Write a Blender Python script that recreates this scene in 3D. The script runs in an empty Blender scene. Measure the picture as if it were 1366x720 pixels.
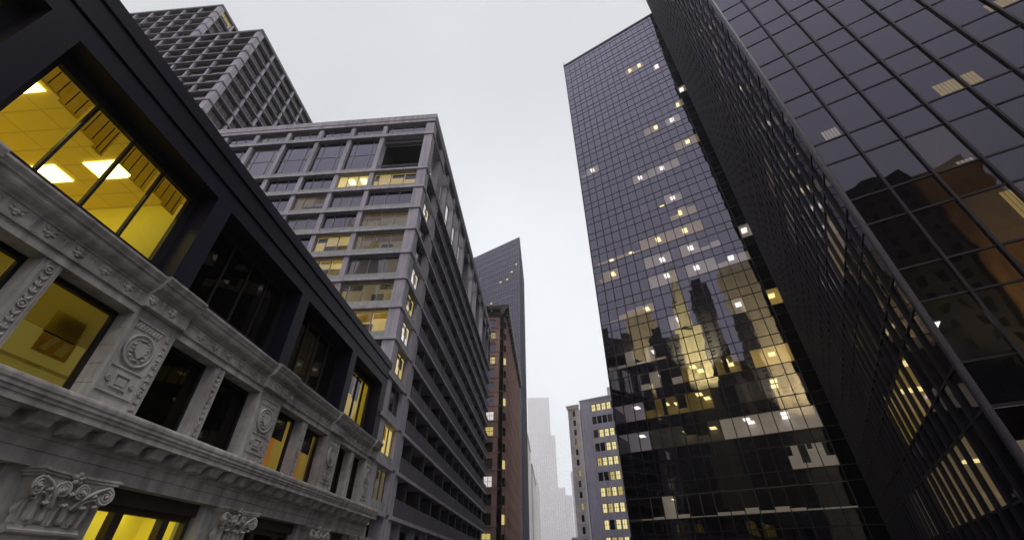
import bpy, bmesh, math, random
from mathutils import Vector, Matrix
random.seed(7)
R = math.radians
SC = bpy.context.scene
COL = SC.collection
CAMZ = 1.7
PITCH, YAW, FPX = 36.54, 4.71, 556.0      # degrees up, degrees left of the street, focal length in px at 1366 wide

# ------------------------------------------------------------------ helpers
WORLD_POS = {}

def proj(p):
    c, s = math.cos(R(YAW)), math.sin(R(YAW))
    X = p[0]*c + p[1]*s; Y = -p[0]*s + p[1]*c; Z = p[2]-CAMZ
    cp, sp = math.cos(R(PITCH)), math.sin(R(PITCH))
    fw = Y*cp + Z*sp; up = -Y*sp + Z*cp
    if fw < .05: return None
    return 683 + FPX*X/fw, 360 - FPX*up/fw

def seen_area(pts):
    """area in the photo of a polygon, 0 when outside: used only to choose which repeats become parts of their own"""
    q = [proj(p) for p in pts]
    if any(v is None for v in q): return 0
    q = [(min(max(x, 0), 1366), min(max(y, 0), 720)) for x, y in q]
    a = 0
    for i in range(len(q)):
        x0, y0 = q[i]; x1, y1 = q[(i+1) % len(q)]
        a += x0*y1-x1*y0
    return abs(a)/2

class Frame:
    """a facade's axes: a along the wall, d outwards, z up"""
    def __init__(s, p0, ea, n):
        s.p0, s.ea, s.n = Vector((p0[0], p0[1])), Vector(ea).normalized(), Vector(n).normalized()
    def __call__(s, a, d, z):
        v = s.p0 + s.ea*a + s.n*d
        return (v.x, v.y, z)

WF = Frame((0, 0), (1, 0), (0, 1))

class MB:
    def __init__(s): s.v, s.f, s.smooth = [], [], []
    def add(s, vs, fs, smooth=False):
        b = len(s.v); s.v += [tuple(p) for p in vs]
        for f in fs:
            s.f.append(tuple(i+b for i in f)); s.smooth.append(smooth)
    def box(s, fr, a0, a1, d0, d1, z0, z1):
        vs = [fr(a, d, z) for z in (z0, z1) for d in (d0, d1) for a in (a0, a1)]
        s.add(vs, [(0,2,3,1), (4,5,7,6), (0,1,5,4), (2,6,7,3), (0,4,6,2), (1,3,7,5)])
        return s
    def quad(s, *p):
        s.add(p, [tuple(range(len(p)))]); return s
    def profile(s, fr, pts, a0, a1, smooth=False):
        """closed profile of (d,z) points swept along the wall"""
        n = len(pts)
        vs = [fr(a0, d, z) for d, z in pts] + [fr(a1, d, z) for d, z in pts]
        fs = [(i, (i+1) % n, n+(i+1) % n, n+i) for i in range(n)]
        s.add(vs, fs, smooth); s.add(vs, [tuple(range(n)), tuple(range(2*n-1, n-1, -1))])
        return s
    def prism(s, fr, pts, d0, d1):
        """polygon of (a,z) points on the wall, given a thickness"""
        n = len(pts)
        vs = [fr(a, d0, z) for a, z in pts] + [fr(a, d1, z) for a, z in pts]
        s.add(vs, [(i, (i+1) % n, n+(i+1) % n, n+i) for i in range(n)] + [tuple(range(n)), tuple(range(2*n-1, n-1, -1))])
        return s
    def plan(s, pts, z0, z1):
        n = len(pts)
        vs = [(x, y, z0) for x, y in pts] + [(x, y, z1) for x, y in pts]
        s.add(vs, [(i, (i+1) % n, n+(i+1) % n, n+i) for i in range(n)] + [tuple(range(n)), tuple(range(2*n-1, n-1, -1))])
        return s
    def blob(s, fr, a, d, z, ra, rd, rz, rot=0, nu=8, nv=6):
        vs, fs = [], []
        c, sn = math.cos(rot), math.sin(rot)
        for j in range(nv+1):
            t = math.pi*j/nv
            for i in range(nu):
                ph = 2*math.pi*i/nu
                x, y, zz = ra*math.sin(t)*math.cos(ph), rd*math.sin(t)*math.sin(ph), rz*math.cos(t)
                vs.append(fr(a+x*c-zz*sn, d+y, z+x*sn+zz*c))
        for j in range(nv):
            for i in range(nu):
                fs.append((j*nu+i, j*nu+(i+1) % nu, (j+1)*nu+(i+1) % nu, (j+1)*nu+i))
        s.add(vs, fs, True); return s
    def tube(s, pts, rad, n=7):
        """tube along 3-D points; rad is a number or one per point"""
        P = [Vector(p) for p in pts]; m = len(P)
        rs = [rad]*m if isinstance(rad, (int, float)) else rad
        vs, fs = [], []
        for i, p in enumerate(P):
            t = (P[min(i+1, m-1)]-P[max(i-1, 0)]).normalized()
            h = Vector((0, 0, 1)) if abs(t.z) < .9 else Vector((1, 0, 0))
            u = t.cross(h).normalized(); w = t.cross(u)
            for k in range(n):
                an = 2*math.pi*k/n
                vs.append(p+u*math.cos(an)*rs[i]+w*math.sin(an)*rs[i])
        for i in range(m-1):
            for k in range(n):
                fs.append((i*n+k, i*n+(k+1) % n, (i+1)*n+(k+1) % n, (i+1)*n+k))
        s.add(vs, fs, True)
        s.add(vs, [tuple(range(n)), tuple(range(m*n-1, (m-1)*n-1, -1))]); return s
    def ring(s, fr, a, d, z, r, t, n=32, m=8):
        pts = []
        vs, fs = [], []
        for i in range(n):
            an = 2*math.pi*i/n
            for k in range(m):
                b = 2*math.pi*k/m
                rr = r+t*math.cos(b)
                vs.append(fr(a+rr*math.cos(an), d+t*math.sin(b), z+rr*math.sin(an)))
        for i in range(n):
            for k in range(m):
                fs.append((i*m+k, ((i+1) % n)*m+k, ((i+1) % n)*m+(k+1) % m, i*m+(k+1) % m))
        s.add(vs, fs, True); return s
    def disc(s, fr, a, d0, d1, z, r, n=32):
        return s.prism(fr, [(a+r*math.cos(2*math.pi*i/n), z+r*math.sin(2*math.pi*i/n)) for i in range(n)], d0, d1)
    def build(s, name, mat, parent=None, kind=None, label=None, recalc=True):
        if not s.v: return None
        n = len(s.v)
        c = Vector(((min(v[0] for v in s.v)+max(v[0] for v in s.v))/2, (min(v[1] for v in s.v)+max(v[1] for v in s.v))/2, min(v[2] for v in s.v)))
        me = bpy.data.meshes.new(name)
        me.from_pydata([(v[0]-c.x, v[1]-c.y, v[2]-c.z) for v in s.v], [], s.f)
        me.polygons.foreach_set('use_smooth', s.smooth)
        if recalc:
            bm = bmesh.new(); bm.from_mesh(me)
            bmesh.ops.recalc_face_normals(bm, faces=bm.faces); bm.to_mesh(me); bm.free()
        me.materials.append(mat)
        o = bpy.data.objects.new(name, me); COL.objects.link(o)
        place(o, c, parent)
        if kind: o['kind'] = kind
        if label: o['label'] = label
        return o

def place(o, c, parent=None):
    o.location = c; WORLD_POS[o.name] = Vector(c)
    if parent is not None:
        o.parent = parent
        o.matrix_parent_inverse = Matrix.Translation(-WORLD_POS[parent.name])

def copy_part(o, off, parent):
    """copy of a part (and of its own children) moved by off"""
    c = o.copy(); COL.objects.link(c)
    w = WORLD_POS[o.name] + Vector(off)
    c.parent = parent; c.location = w; WORLD_POS[c.name] = w
    c.matrix_parent_inverse = Matrix.Translation(-WORLD_POS[parent.name])
    for ch in list(o.children): copy_part(ch, off, c)
    return c

def thing(name, label, cat, loc, group=None):
    o = bpy.data.objects.new(name, None); COL.objects.link(o)
    o.empty_display_size = .5
    place(o, Vector(loc)); o['label'] = label; o['category'] = cat
    if group: o['group'] = group
    return o

def tag(o, label, cat, group=None):
    o['label'] = label; o['category'] = cat
    if group: o['group'] = group
    return o

# ------------------------------------------------------------------ materials
def newmat(name):
    m = bpy.data.materials.new(name); m.use_nodes = True
    nt = m.node_tree; nt.nodes.clear()
    out = nt.nodes.new('ShaderNodeOutputMaterial')
    return m, nt, out

def N(nt, typ, **kw):
    n = nt.nodes.new(typ)
    for k, v in kw.items():
        if k in n.inputs: n.inputs[k].default_value = v
        else: setattr(n, k, v)
    return n

def solid(name, col, rough=.7, var=.25, scale=1.5, bump=.15, bscale=30, streak=.0, spec=.35, metal=0, joint=None, vcol=None):
    """painted or mineral surface: two sizes of mottling, optional rain streaks, grain"""
    m, nt, out = newmat(name)
    b = N(nt, 'ShaderNodeBsdfPrincipled', Roughness=rough, Metallic=metal)
    b.inputs['Specular IOR Level'].default_value = spec
    geo = N(nt, 'ShaderNodeNewGeometry')
    n1 = N(nt, 'ShaderNodeTexNoise', Scale=scale, Detail=6.0, Roughness=.65)
    n2 = N(nt, 'ShaderNodeTexNoise', Scale=scale*.13, Detail=3.0)
    for n in (n1, n2): nt.links.new(geo.outputs['Position'], n.inputs['Vector'])
    mx = N(nt, 'ShaderNodeMath', operation='ADD'); nt.links.new(n1.outputs['Fac'], mx.inputs[0]); nt.links.new(n2.outputs['Fac'], mx.inputs[1])
    rng = N(nt, 'ShaderNodeMapRange'); rng.inputs['From Min'].default_value = .7; rng.inputs['From Max'].default_value = 1.3
    rng.inputs['To Min'].default_value = 1-var; rng.inputs['To Max'].default_value = 1+var
    nt.links.new(mx.outputs[0], rng.inputs['Value'])
    val = rng.outputs['Result']
    if streak:
        mp = N(nt, 'ShaderNodeMapping'); mp.inputs['Scale'].default_value = (2.2, 2.2, .12)
        nt.links.new(geo.outputs['Position'], mp.inputs['Vector'])
        n3 = N(nt, 'ShaderNodeTexNoise', Scale=1.6, Detail=4.0); nt.links.new(mp.outputs[0], n3.inputs['Vector'])
        r3 = N(nt, 'ShaderNodeMapRange'); r3.inputs['From Min'].default_value = .4; r3.inputs['From Max'].default_value = .7
        r3.inputs['To Min'].default_value = 1.0; r3.inputs['To Max'].default_value = 1-streak
        nt.links.new(n3.outputs['Fac'], r3.inputs['Value'])
        mu = N(nt, 'ShaderNodeMath', operation='MULTIPLY'); nt.links.new(val, mu.inputs[0]); nt.links.new(r3.outputs['Result'], mu.inputs[1]); val = mu.outputs[0]
    sc = N(nt, 'ShaderNodeVectorMath', operation='SCALE'); sc.inputs[0].default_value = col[:3]
    nt.links.new(val, sc.inputs['Scale'])
    cur = sc.outputs['Vector']
    if vcol:
        mc = N(nt, 'ShaderNodeMix', data_type='RGBA')
        n4 = N(nt, 'ShaderNodeTexNoise', Scale=.7, Detail=4.0); nt.links.new(geo.outputs['Position'], n4.inputs['Vector'])
        r4 = N(nt, 'ShaderNodeMapRange'); r4.inputs['From Min'].default_value = .45; r4.inputs['From Max'].default_value = .65
        nt.links.new(n4.outputs['Fac'], r4.inputs['Value']); nt.links.new(r4.outputs['Result'], mc.inputs['Factor'])
        nt.links.new(cur, mc.inputs['A']); mc.inputs['B'].default_value = (*vcol, 1); cur = mc.outputs['Result']
    nt.links.new(cur, b.inputs['Base Color'])
    h = None
    if bump:
        nb = N(nt, 'ShaderNodeTexNoise', Scale=bscale, Detail=5.0); nt.links.new(geo.outputs['Position'], nb.inputs['Vector'])
        bp = N(nt, 'ShaderNodeBump', Strength=bump, Distance=.02); nt.links.new(nb.outputs['Fac'], bp.inputs['Height'])
        nt.links.new(bp.outputs['Normal'], b.inputs['Normal'])
    nt.links.new(b.outputs[0], out.inputs['Surface'])
    return m

def brickmat(name, c1, c2, mortar, axis_rot=0, sx=.22, sy=.075):
    m, nt, out = newmat(name)
    b = N(nt, 'ShaderNodeBsdfPrincipled', Roughness=.85)
    b.inputs['Specular IOR Level'].default_value = .2
    geo = N(nt, 'ShaderNodeNewGeometry')
    sep = N(nt, 'ShaderNodeSeparateXYZ'); nt.links.new(geo.outputs['Position'], sep.inputs[0])
    ad = N(nt, 'ShaderNodeMath', operation='ADD'); nt.links.new(sep.outputs['X'], ad.inputs[0]); nt.links.new(sep.outputs['Y'], ad.inputs[1])
    cm = N(nt, 'ShaderNodeCombineXYZ'); nt.links.new(ad.outputs[0], cm.inputs['X']); nt.links.new(sep.outputs['Z'], cm.inputs['Y'])
    br = N(nt, 'ShaderNodeTexBrick', Scale=1.0)
    br.inputs['Color1'].default_value = (*c1, 1); br.inputs['Color2'].default_value = (*c2, 1); br.inputs['Mortar'].default_value = (*mortar, 1)
    br.inputs['Brick Width'].default_value = sx; br.inputs['Row Height'].default_value = sy; br.inputs['Mortar Size'].default_value = .008
    nt.links.new(cm.outputs[0], br.inputs['Vector'])
    n2 = N(nt, 'ShaderNodeTexNoise', Scale=.35, Detail=5.0); nt.links.new(geo.outputs['Position'], n2.inputs['Vector'])
    r = N(nt, 'ShaderNodeMapRange'); r.inputs['From Min'].default_value = .3; r.inputs['From Max'].default_value = .7
    r.inputs['To Min'].default_value = .7; r.inputs['To Max'].default_value = 1.25
    nt.links.new(n2.outputs['Fac'], r.inputs['Value'])
    sc = N(nt, 'ShaderNodeVectorMath', operation='SCALE'); nt.links.new(br.outputs['Color'], sc.inputs[0]); nt.links.new(r.outputs['Result'], sc.inputs['Scale'])
    nt.links.new(sc.outputs['Vector'], b.inputs['Base Color']); nt.links.new(b.outputs[0], out.inputs['Surface'])
    return m

def glass(name, tint=None, ior=1.75, gcol=(.89, .86, 1.0), wave=.0045, wscale=.55, body=(.004, .004, .005), rough=.015):
    """window glass: mirror by angle over either the room behind (tint) or a dark unlit interior"""
    m, nt, out = newmat(name)
    fr = N(nt, 'ShaderNodeFresnel', IOR=ior)
    g = N(nt, 'ShaderNodeBsdfGlossy', Roughness=rough); g.inputs['Color'].default_value = (*gcol, 1)
    if tint: a = N(nt, 'ShaderNodeBsdfTransparent'); a.inputs['Color'].default_value = (*tint, 1)
    else: a = N(nt, 'ShaderNodeBsdfDiffuse'); a.inputs['Color'].default_value = (*body, 1)
    if wave:
        geo = N(nt, 'ShaderNodeNewGeometry')
        nz = N(nt, 'ShaderNodeTexNoise', Scale=wscale, Detail=1.0, Distortion=.4); nt.links.new(geo.outputs['Position'], nz.inputs['Vector'])
        bp = N(nt, 'ShaderNodeBump', Strength=1.0, Distance=wave); nt.links.new(nz.outputs['Fac'], bp.inputs['Height'])
        nt.links.new(bp.outputs['Normal'], g.inputs['Normal']); nt.links.new(bp.outputs['Normal'], fr.inputs['Normal'])
    mx = N(nt, 'ShaderNodeMixShader'); nt.links.new(fr.outputs[0], mx.inputs[0]); nt.links.new(a.outputs[0], mx.inputs[1]); nt.links.new(g.outputs[0], mx.inputs[2])
    nt.links.new(mx.outputs[0], out.inputs['Surface'])
    return m

def emit(name, col, s, base=(.6, .6, .6)):
    m, nt, out = newmat(name)
    b = N(nt, 'ShaderNodeBsdfPrincipled', Roughness=.8)
    b.inputs['Base Color'].default_value = (*base, 1)
    b.inputs['Emission Color'].default_value = (*col, 1); b.inputs['Emission Strength'].default_value = s
    nt.links.new(b.outputs[0], out.inputs['Surface'])
    return m

def ceilingmat(name, col, line, glow, gs, tile=(.61, 1.22)):
    """suspended ceiling tiles with a grid and a lamplight glow put into the colour"""
    m, nt, out = newmat(name)
    b = N(nt, 'ShaderNodeBsdfPrincipled', Roughness=.9)
    geo = N(nt, 'ShaderNodeNewGeometry')
    br = N(nt, 'ShaderNodeTexBrick', Scale=1.0, offset=0.0)
    br.inputs['Color1'].default_value = (*col, 1); br.inputs['Color2'].default_value = (*[c*.93 for c in col], 1); br.inputs['Mortar'].default_value = (*line, 1)
    br.inputs['Brick Width'].default_value = tile[1]; br.inputs['Row Height'].default_value = tile[0]; br.inputs['Mortar Size'].default_value = .022
    nt.links.new(geo.outputs['Position'], br.inputs['Vector'])
    nt.links.new(br.outputs['Color'], b.inputs['Base Color'])
    b.inputs['Emission Color'].default_value = (*glow, 1); b.inputs['Emission Strength'].default_value = gs
    nt.links.new(b.outputs[0], out.inputs['Surface'])
    return m

M = {}
M['stone'] = solid('limestone', (.43, .412, .385), .8, .32, 1.6, .4, 45, streak=.40, spec=.2)
M['stone_relief'] = solid('carved limestone', (.42, .402, .375), .8, .32, 2.6, .5, 60, streak=.35, spec=.2)
M['navy'] = solid('dark navy painted metal', (.0068, .0060, .019), .5, .3, .9, .05, 12, streak=.3, spec=.28)
M['navy_dark'] = solid('dark window frame metal', (.008, .007, .009), .5, .2, 2, 0)
M['bronze'] = solid('brown bronze window frame', (.045, .033, .024), .5, .2, 3, .05)
M['concrete'] = solid('grey mauve concrete', (.44, .42, .47), .8, .16, 1.3, .25, 40, streak=.3, spec=.25)
M['concrete_edge'] = solid('darker concrete slab', (.47, .455, .50), .85, .18, 1.3, .2, 40, streak=.3, spec=.2)
M['concrete_dark'] = solid('dark weathered concrete', (.21, .20, .22), .85, .2, 1.3, .2, 40, streak=.3, spec=.2)
M['brown_spandrel'] = solid('brown spandrel panel', (.085, .078, .07), .6, .2, 1.5, .1)
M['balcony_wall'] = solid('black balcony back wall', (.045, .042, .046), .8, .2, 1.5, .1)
M['rail_panel'] = solid('smoked railing panel', (.085, .08, .092), .6, .2, 1.5, .1)
M['cream_dark'] = solid('cream stone window bay', (.40, .35, .23), .8, .2, .5, 0)
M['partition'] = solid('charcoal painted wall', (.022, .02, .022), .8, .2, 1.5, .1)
M['balcony_rail'] = solid('painted railing', (.13, .125, .14), .5, .15, 2, 0)
M['verdigris'] = solid('greenish spandrel panel', (.36, .38, .35), .7, .2, 2.2, .1, vcol=(.27, .31, .28), streak=.25)
M['alu'] = solid('aluminium glazing bar', (.20, .195, .21), .4, .1, 3, 0, metal=.4)
M['tower_metal'] = solid('dark anodised mullion', (.011, .010, .014), .5, .2, 2, 0, spec=.25)
M['tower_metal_light'] = solid('dark anodised corner column', (.026, .025, .033), .42, .15, 2, 0, spec=.4)
M['tower_metal_far'] = solid('slate mullion', (.05, .048, .06), .5, .2, 2, 0)
M['g_dark'] = glass('bronze tinted glass over unlit room')
M['g_span'] = glass('bronze tinted spandrel glass', body=(.006, .0055, .007))
M['g_room'] = glass('bronze tinted glass over lit room', tint=(.46, .43, .40), wave=.0045)
M['g_near_dark'] = glass('dark tinted glass over unlit room', ior=1.50, wave=.010, gcol=(.93, .90, 1.0))
M['g_near_room'] = glass('dark tinted glass over lit room', tint=(.46, .43, .40), ior=1.50, wave=.010)
M['g_win'] = glass('window glass over unlit room', ior=1.7, wave=.006, gcol=(.85, .83, .95), body=(.012, .012, .014))
M['g_win_soft'] = glass('dull window glass over unlit room', ior=1.42, wave=.006, gcol=(.85, .80, .80), body=(.02, .018, .016))
M['g_win_blind'] = glass('window glass over drawn blind', ior=1.6, wave=.006, gcol=(.85, .83, .95), body=(.085, .08, .078))
M['g_clear'] = glass('clear window glass', tint=(.86, .85, .80), ior=1.45, wave=.004)
M['g_black'] = glass('black window glass', ior=1.32, wave=.004, gcol=(.7, .65, .6), body=(.0025, .0022, .002))
M['lamp_w'] = emit('white ceiling lamp', (1, .95, .98), 2.7)
M['lamp_y'] = emit('yellow ceiling lamp', (1, .88, .42), 2.6)
M['lamp_gold'] = emit('golden ceiling lamp', (1, .92, .30), 4.2)
M['room_w'] = emit('glowing pale office wall', (.62, .58, .52), .25, (.55, .52, .47))  # office walls glow evenly: lamplight put into their colour
M['room_a'] = emit('glowing amber office wall', (.66, .56, .38), .25, (.52, .45, .32))
M['room_y'] = emit('glowing yellow office wall', (.85, .70, .26), .27, (.6, .50, .22))
M['room_d'] = emit('dim glowing office wall', (.5, .45, .37), .06, (.15, .14, .12))
M['room_l'] = emit('glowing lavender office wall', (.6, .56, .66), .20, (.5, .48, .52))
M['room_gold'] = emit('glowing golden office wall', (.9, .76, .07), .12, (.78, .68, .12))
M['room_orange'] = emit('glowing orange curtain cloth', (.8, .30, .04), .28, (.6, .28, .06))  # cloth glows by itself, room light put into its colour
M['ceil_gold'] = ceilingmat('glowing golden ceiling tiles', (.58, .43, .07), (.36, .27, .04), (.75, .52, .05), .16)  # tiles carry an even glow in place of lamplight
M['room_o'] = emit('dim glowing ochre office wall', (.6, .45, .14), .14, (.32, .26, .12))
M['room_k'] = emit('faintly glowing grey office wall', (.5, .47, .42), .012, (.07, .066, .06))  # slight room glow put into the wall colour
M['room_ochre'] = emit('glowing ochre office wall', (.8, .68, .16), .10, (.50, .44, .16))  # ochre walls glow too, lamplight put into the colour
M['lamp_soft'] = emit('soft golden lamp', (1, .90, .35), 2.2)
M['ceil_w'] = ceilingmat('glowing pale ceiling tiles', (.55, .52, .47), (.3, .29, .26), (.6, .55, .46), .10)
M['ochre_brick'] = solid('ochre brown wall', (.30, .19, .085), .85, .5, .25, 0, streak=.5)
M['picture'] = solid('orange brown print', (.42, .25, .06), .7, .3, 4, 0)
M['blind_y'] = emit('yellow lit blind slats', (.85, .68, .28), .42, (.7, .6, .3))
M['blind_w'] = emit('white lit blind slats', (.8, .75, .76), .42, (.7, .68, .68))
M['blind_dark'] = solid('dark blind cloth', (.02, .018, .016), .8, .2, 2, 0)
m_, nt_, o_ = newmat('translucent brown blind slats')
tb = N(nt_, 'ShaderNodeBsdfTranslucent'); tb.inputs['Color'].default_value = (.92, .78, .18, 1)
db = N(nt_, 'ShaderNodeBsdfDiffuse'); db.inputs['Color'].default_value = (.16, .12, .04, 1)
mb_ = N(nt_, 'ShaderNodeMixShader'); mb_.inputs[0].default_value = .30
nt_.links.new(tb.outputs[0], mb_.inputs[1]); nt_.links.new(db.outputs[0], mb_.inputs[2]); nt_.links.new(mb_.outputs[0], o_.inputs['Surface'])
M['blind_brown'] = m_
M['lit_y'] = emit('yellow lit room', (1.0, .82, .30), .60, (.5, .4, .2))
M['lit_bright'] = emit('bright yellow lit room', (1.0, .88, .42), 1.05, (.5, .45, .25))
M['lit_w'] = emit('white lit room', (.95, .92, .95), .8, (.5, .5, .5))
M['lit_warm'] = emit('warm lit room', (.85, .68, .28), .40, (.5, .4, .2))
M['lit_dim'] = emit('dim lit room', (.50, .42, .24), .2, (.3, .26, .2))
M['brick'] = brickmat('brown brick', (.37, .22, .17), (.30, .18, .145), (.26, .21, .18))
M['terracotta'] = solid('brown terracotta', (.30, .185, .15), .8, .25, 1.5, .2, 20, streak=.25)
M['slate_wall'] = solid('blue grey precast wall', (.52, .51, .61), .75, .15, 1.2, .1, streak=.25)
M['pale_wall'] = solid('pale precast wall', (.80, .78, .77), .8, .15, 1.2, .1, streak=.25)
M['far_stone'] = solid('haze paled limestone tower wall', (.86, .83, .77), .8, .08, .3, 0, streak=.2)  # pale stone, lightened further: fading into haze put into its colour
M['far_window'] = solid('haze paled window strip', (.66, .64, .60), .5, .2, .5, 0)  # strips lightened towards the wall, haze put into the colour
M['grey_stone'] = solid('grey stone wall', (.42, .41, .40), .8, .2, .6, 0, streak=.3)
M['cream_stone'] = solid('cream stone wall', (.62, .55, .36), .8, .18, .35, 0, streak=.35)
M['black_wall'] = solid('black steel wall', (.02, .019, .02), .6, .2, .5, 0)
M['asphalt'] = solid('asphalt', (.05, .05, .052), .75, .25, 2.5, .4, 60)
M['ground'] = solid('city ground', (.07, .068, .066), .9, .3, .2, .2, 10)
M['paving'] = solid('concrete pavement', (.15, .147, .142), .85, .2, 1.2, .2, 30)
M['paint'] = solid('road paint', (.75, .73, .68), .7, .15, 4, .1)
M['paint_yellow'] = solid('yellow road paint', (.65, .42, .06), .7, .15, 4, .1)
M['roofing'] = solid('dark roofing', (.06, .06, .06), .9, .2, 1, .1)

# ------------------------------------------------------------------ ground, road, pavements
g = MB().quad((-2600, -2600, 0), (2600, -2600, 0), (2600, 2600, 0), (-2600, 2600, 0)).build('ground', M['ground'], kind='structure', recalc=False)
g = MB().quad((-7.2, -160, .004), (7.6, -160, .004), (7.6, 900, .004), (-7.2, 900, .004)).build('road', M['asphalt'], kind='structure', recalc=False)
for x0, x1, nm in ((-10.9, -7.2, 'pavement'), (7.6, 14.0, 'pavement')):
    b = MB()
    for y0, y1 in ((-160, 76), (104, 175), (195, 400)):
        if x0 > 0: y0, y1 = y0, y1
        b.box(WF, x0, x1, y0, y1, -.05, .13)
    b.build(nm, M['paving'], kind='structure')
b = MB()
for k in range(-20, 70): b.quad((-2.5, k*9, .008), (-2.36, k*9, .008), (-2.36, k*9+3, .008), (-2.5, k*9+3, .008)); b.quad((2.7, k*9, .008), (2.84, k*9, .008), (2.84, k*9+3, .008), (2.7, k*9+3, .008))
b.build('lane_marking', M['paint'], kind='structure', recalc=False)

# ------------------------------------------------------------------ lit rooms behind windows
def room(parent, fr, a0, a1, z0, z1, depth, wall, lamps=(), lampmat=None, ceil=None, d0=-.06, lampsize=(.6, 1.2), name='office_room', sides=True):
    """an open-fronted room behind the glass with lamps on its ceiling: part > sub-parts"""
    b = MB()
    e = d0-depth
    b.quad(fr(a0, e, z0), fr(a1, e, z0), fr(a1, e, z1), fr(a0, e, z1))
    b.quad(fr(a0, d0, z0), fr(a0, e, z0), fr(a0, e, z1), fr(a0, d0, z1))
    b.quad(fr(a1, d0, z0), fr(a1, e, z0), fr(a1, e, z1), fr(a1, d0, z1))
    b.quad(fr(a0, d0, z0), fr(a1, d0, z0), fr(a1, e, z0), fr(a0, e, z0))
    if not ceil: b.quad(fr(a0, d0, z1), fr(a1, d0, z1), fr(a1, e, z1), fr(a0, e, z1))
    o = b.build(name, wall, parent, recalc=False)
    if ceil:
        MB().quad(fr(a0, d0, z1), fr(a1, d0, z1), fr(a1, e, z1), fr(a0, e, z1)).build('ceiling', ceil, o, recalc=False)
    for la, ld in lamps:
        MB().box(fr, la-lampsize[0]/2, la+lampsize[0]/2, d0-ld-lampsize[1]/2, d0-ld+lampsize[1]/2, z1-.05, z1-.012).build('ceiling_light', lampmat, o)
    return o

def slats(fr, a0, a1, z0, z1, d, step=.05, th=.030, dep=.012):
    b = MB(); z = z1
    while z-th > z0:
        b.box(fr, a0, a1, d-dep, d, z-th, z); z -= step
    return b

def tilted_pane(b, fr, a0, a1, z0, z1, d, amount):
    """a pane set very slightly out of true"""
    ta, tz = random.gauss(0, amount), random.gauss(0, amount)
    P = []
    for a, z in ((a0, z0), (a1, z0), (a1, z1), (a0, z1)):
        P.append(fr(a, d + ta*(a-(a0+a1)/2) + tz*(z-(z0+z1)/2), z))
    n = (Vector(P[1])-Vector(P[0])).cross(Vector(P[3])-Vector(P[0]))
    if n.x*fr.n.x + n.y*fr.n.y < 0: P.reverse()
    b.quad(*P); return P

# ------------------------------------------------------------------ curtain-wall towers
def curtain(root, faces, z_first, storey, span, mod, dark, roomglass, spanglass, metal, nmax=100, tilt=.0016, mull=(.10, .15), trans=(.09, .09)):
    """faces: dicts with frame, cols, k0, k1, rooms [(k, c0, c1, style, lamp cols, blinds)]; glass panes are parts, the rest one stuff part"""
    panes = []
    for fc in faces:
        fr, nc, k0, k1 = fc['frame'], fc['cols'], fc['k0'], fc['k1']
        fm = MB()
        zb = z_first + storey*k0; zt = z_first + storey*k1 + span
        for c in range(nc+1):
            fm.box(fr, c*mod-mull[0]/2, c*mod+mull[0]/2, -.05, mull[1], zb, zt)
        for k in range(k0, k1+1):
            z = z_first+storey*k
            for zz in (z, z+span):
                fm.box(fr, 0, nc*mod, -.04, trans[1], zz-trans[0]/2, zz+trans[0]/2)
        fm.build('facade_frame', metal, root)
        lit = {}
        for r in fc['rooms']:
            for c in range(r[1], r[2]+1): lit[(r[0], c)] = r
        for k in range(k0, k1+1):
            z = z_first+storey*k
            for c in range(nc):
                a0, a1 = c*mod+.02, (c+1)*mod-.02
                for typ, z0, z1 in (('s', z+.02, z+span-.02), ('v', z+span+.02, z+storey-.02)):
                    if typ == 'v' and k == k1: continue
                    mt = spanglass if typ == 's' else (roomglass if (k, c) in lit else dark)
                    b = MB(); P = tilted_pane(b, fr, a0, a1, z0, z1, .03, tilt)
                    panes.append((seen_area(P)*(1.6 if mt is roomglass else 1), b, mt))
        for (k, c0, c1, style, lamps, blinds) in fc['rooms']:
            z = z_first+storey*k
            wall, lm = {'w': ('room_w', 'lamp_w'), 'a': ('room_a', 'lamp_y'), 'y': ('room_y', 'lamp_y'), 'd': ('room_d', 'lamp_y'), 'l': ('room_l', 'lamp_w'), 'o': ('room_o', 'lamp_y'), 'k': ('room_k', 'lamp_w')}[style]
            dep = fc.get('depth', 4.2)
            rt = fc.get('ratio', lambda k: .5)(k)
            L = []
            for l in lamps:
                frac = l[1] if isinstance(l, tuple) else .62
                cc = l[0] if isinstance(l, tuple) else l+.5
                L.append((cc*mod, min(max((1-frac)*(storey-span)/rt, .5), dep-.7)))
            o = room(root, fr, c0*mod+.03, (c1+1)*mod-.03, z+span+.01, z+storey-.03, dep, M[wall], L, M[lm], lampsize=(.80, 1.35 if rt < .9 else .95))
            h = storey-span
            for (bc0, bc1, frac, bm) in blinds:      # frac: how much of the pane, from the top, is covered
                if bm == 'dark': MB().box(fr, bc0*mod+.05, bc1*mod-.05, -.14, -.12, z+storey-.05-frac*h, z+storey-.05).build('blind', M['blind_dark'], o)
                else:
                    b = MB(); a = bc0*mod+.06                       # vertical strips drawn across the lower part
                    while a < bc1*mod-.1:
                        b.box(fr, a, a+.10, -.16, -.13, z+span+.05, z+span+.05+frac*h); a += .135
                    b.build('blind', M[bm], o)
    panes.sort(key=lambda t: -t[0])
    rest = {}
    for i, (ar, b, mt) in enumerate(panes):
        if i < nmax and ar > 0: b.build('glass_pane', mt, root, recalc=False)
        else:
            r = rest.setdefault(mt.name, (MB(), mt)); r[0].add(b.v, b.f)
    for b, mt in rest.values(): b.build('glass_pane', mt, root, kind='stuff', recalc=False)

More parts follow.
